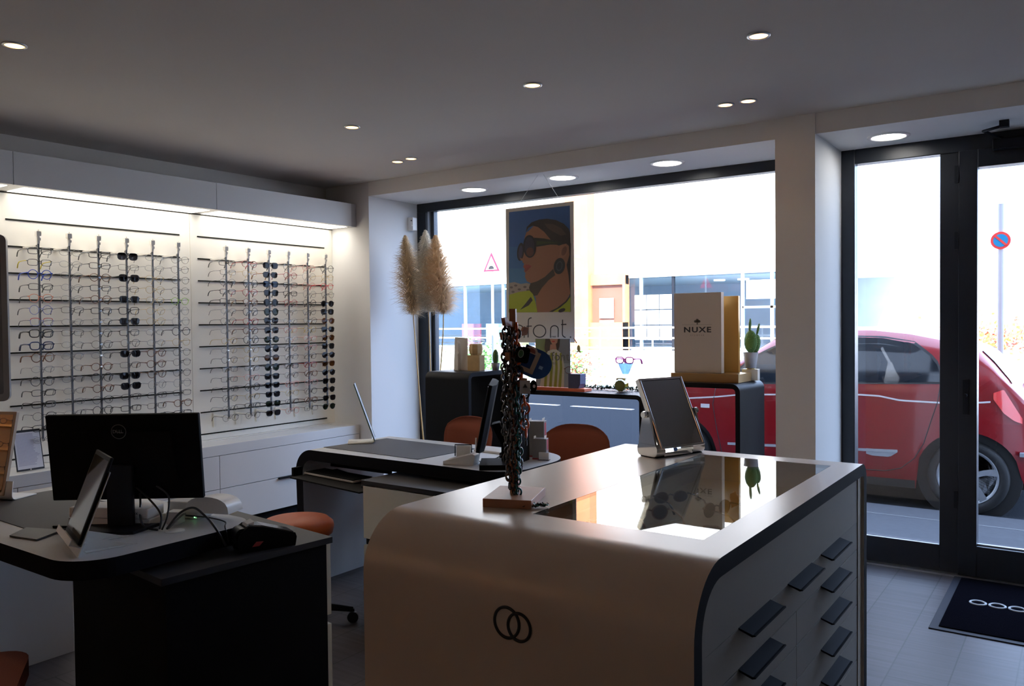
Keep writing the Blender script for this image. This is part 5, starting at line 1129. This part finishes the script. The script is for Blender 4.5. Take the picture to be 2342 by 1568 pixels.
b.build('body', car, Mc)
CG = mat('car_glass', (.008, .011, .015), .06, spec=.4); RUB = mat('black_rubber', (.012, .012, .013), .7)
def side_patch(name, poly_top, poly_bot, x0, x1, mt, off=.004, n=24, m_=6, parent=car):
    b = MB()
    for side in (0, 1):
        vs = []
        for i in range(n+1):
            x = x0+(x1-x0)*i/n; zt, zb_ = interp(poly_top, x), interp(poly_bot, x)
            for j in range(m_+1):
                z = zb_+(zt-zb_)*j/m_; y = ysurf(x, z)-off; vs.append((x, y if not side else 2*(CYN+CW/2)-y, z))
        fs = [(i*(m_+1)+j, (i+1)*(m_+1)+j, (i+1)*(m_+1)+j+1, i*(m_+1)+j+1) for i in range(n) for j in range(m_)]
        b.add(vs, fs if not side else [f[::-1] for f in fs], mt, True)
    return b.build(name, parent, Mc)
beltl = [(x, z+.012) for x, z in BELT]
side_patch('front_side_window', [(-2.80, .945), (-2.56, 1.15), (-2.38, 1.25), (-2.15, 1.315), (-1.83, 1.345)], beltl, -2.80, -1.84, CG)
side_patch('rear_side_window', [(-1.80, 1.347), (-1.45, 1.338), (-1.20, 1.29), (-1.08, 1.20), (-.985, 1.09), (-.975, 1.0)], beltl, -1.80, -.98, CG)
side_patch('window_surround', [(-2.84, .93), (-2.58, 1.165), (-2.38, 1.268), (-2.15, 1.333), (-1.83, 1.362), (-1.45, 1.355), (-1.19, 1.31), (-1.06, 1.21), (-.965, 1.10), (-.955, .99)], [(x, z-.004) for x, z in BELT], -2.84, -.958, RUB, .002, 40)
WS = mat('stripe_silver', (.75, .75, .78), .4)
SL = [(-3.2, .745), (-2.9, .772), (-2.68, .802), (-2.33, .818), (-1.61, .847), (-1.45, .843), (-1.28, .812), (-.96, .806), (-.695, .82), (-.6, .83)]
side_patch('side_stripe', [(x, z+.007) for x, z in SL], [(x, z-.007) for x, z in SL], -3.2, -.62, WS, .003, 50, 1)
side_patch('sill_trim', [(-2.8, .342), (-1.29, .392)], [(-2.8, .318), (-1.29, .368)], -2.79, -1.30, mat('car_chrome', (.8, .82, .85), .2, .7), .012, 30, 2)
side_patch('trim_badge', [(-1.56, .385), (-1.30, .385)], [(-1.56, .34), (-1.50, .325), (-1.36, .325), (-1.30, .37)], -1.55, -1.30, mat('badge_grey', (.28, .30, .34), .35), .010, 10, 2)
side_patch('side_lamp', [(-3.06, .70), (-2.98, .70)], [(-3.06, .662), (-2.98, .662)], -3.06, -2.97, mat('lamp_clear', (.75, .75, .8), .2), .008, 8, 2)
side_patch('tail_lamp', [(-.60, .90), (-.53, .93), (-.46, .80), (-.40, .69)], [(-.60, .85), (-.53, .74), (-.46, .68), (-.40, .655)], -.60, -.405, mat('tail_lamp_red', (.75, .05, .05), .1, coat=1), .010, 16, 6)
side_patch('skirt', [(-3.6, .13), (-.5, .14)], [(-3.6, .06), (-.5, .07)], -2.88, -1.17, RUB, .006, 20, 2)
MB().box((-3.66, CYN+.14, .12), (-.38, CYN+CW-.14, .55), RUB).build('underbody', car, Mc)
def vline(P, w_=.006):
    b = MB()
    for s in (0, 1):
        Q = [(x, (lambda y: y if not s else 2*(CYN+CW/2)-y)(ysurf(x, z)-.001), z) for x, z in P]; b.tube(Q, w_*.7, RUB, 4)
    return b.build('door_seam', car, Mc)
vline(smooth2 := [(-2.905, .90), (-2.94, .70), (-2.90, .46), (-2.855, .25), (-2.83, .15)])
vline([(-1.82, 1.33), (-1.82, .95), (-1.80, .5), (-1.82, .2)]) if False else None
vline([(-.975, .965), (-1.0, .80), (-1.043, .66), (-1.10, .46), (-1.17, .33), (-1.276, .235), (-1.40, .20), (-1.62, .195), (-2.3, .175), (-2.83, .15)])
for s in (1,):
    MB().prism([(-.70, 1.19), (-.63, 1.10), (-.49, .93), (-.54, .93), (-.68, 1.09), (-.72, 1.18)], 1, CYN+.30, CYN+CW-.30, CG).build('rear_window_edge', car, Mc)
b = MB(); vs = []
for k in range(9):
    x = -.705+.22*k/8
    for f in (.09, .5, .91): z1 = interp(TOP, x); y = ysurf(x, z1); yf = 2*(CYN+CW/2)-y; vs.append((x+.006, y+(yf-y)*f, z1+.03*math.sin(PI*f)+.006))
b.add(vs, [(i*3+j, (i+1)*3+j, (i+1)*3+j+1, i*3+j+1) for i in range(8) for j in range(2)], CG, True); b.build('rear_window', car, Mc)
b = MB(); vs = []
for k in range(9):
    x = -2.84+.42*k/8
    for f in (.05, .5, .95): z1 = interp(TOP, x); y = ysurf(x, z1); yf = 2*(CYN+CW/2)-y; vs.append((x-.004, y+(yf-y)*f, z1+.03*math.sin(PI*f)+.006))
b.add(vs, [(i*3+j, (i+1)*3+j, (i+1)*3+j+1, i*3+j+1) for i in range(8) for j in range(2)], CG, True); b.build('windscreen', car, Mc)
MB().tube([(-.45, CYN+.95, .90), (-.40, CYN+.93, .93), (-.38, CYN+.90, .90)], .02, RUB, 8).build('rear_wiper', car, Mc)
MB().box((-.42, CYN+.03, .40), (-.165, CYN+CW-.03, .43), mat('badge_grey', (.28, .30, .34), .35)).build('bumper_strip', car, Mc)
ALLOY = mat('alloy_grey', (.42, .44, .47), .3, .7)
for wx, wz in WHL:
    b = MB(); b.cyl((wx, CYN+.10, wz), (wx, CYN+CW-.10, wz), .385, RUB, 40); b.build('wheel_well', car, Mc)
    for s in (0, 1):
        y0 = CYN+.035 if not s else CYN+CW-.035; dy = 1 if not s else -1
        Mw = Matrix.Translation((wx, y0, wz)) @ Matrix.Rotation(PI/2*dy, 4, 'X')   # local +z points outward
        wl = MB().lathe([(.20, -.17), (.285, -.16), (.30, -.12), (.30, -.03), (.285, -.002), (.235, .0), (.228, -.012), (.20, -.03)], (0, 0, 0), RUB, 44).build('wheel', car, Mc @ Mw)
        rb = MB().lathe([(.0, -.045), (.205, -.045)], (0, 0, 0), BLKM, 40).lathe([(.202, -.03), (.222, -.006), (.228, -.010), (.228, -.03)], (0, 0, 0), ALLOY, 44)
        for k in range(5):
            a = 2*PI*k/5+.3; R2 = Matrix.Rotation(a, 4, 'Z'); rb.prism([(.03, -.020), (.13, -.014), (.215, -.040), (.218, -.018), (.215, .020), (.13, .030), (.03, .018)], 2, -.03, -.012, ALLOY, M=R2)
        rb.cyl((0, 0, -.03), (0, 0, -.008), .038, ALLOY, 20); rb.build('rim', wl, Mc @ Mw)
MB().ball((-2.66, CYN-.06, 1.0), (.07, .07, .055), BLKM, 14).build('wing_mirror', car, Mc)
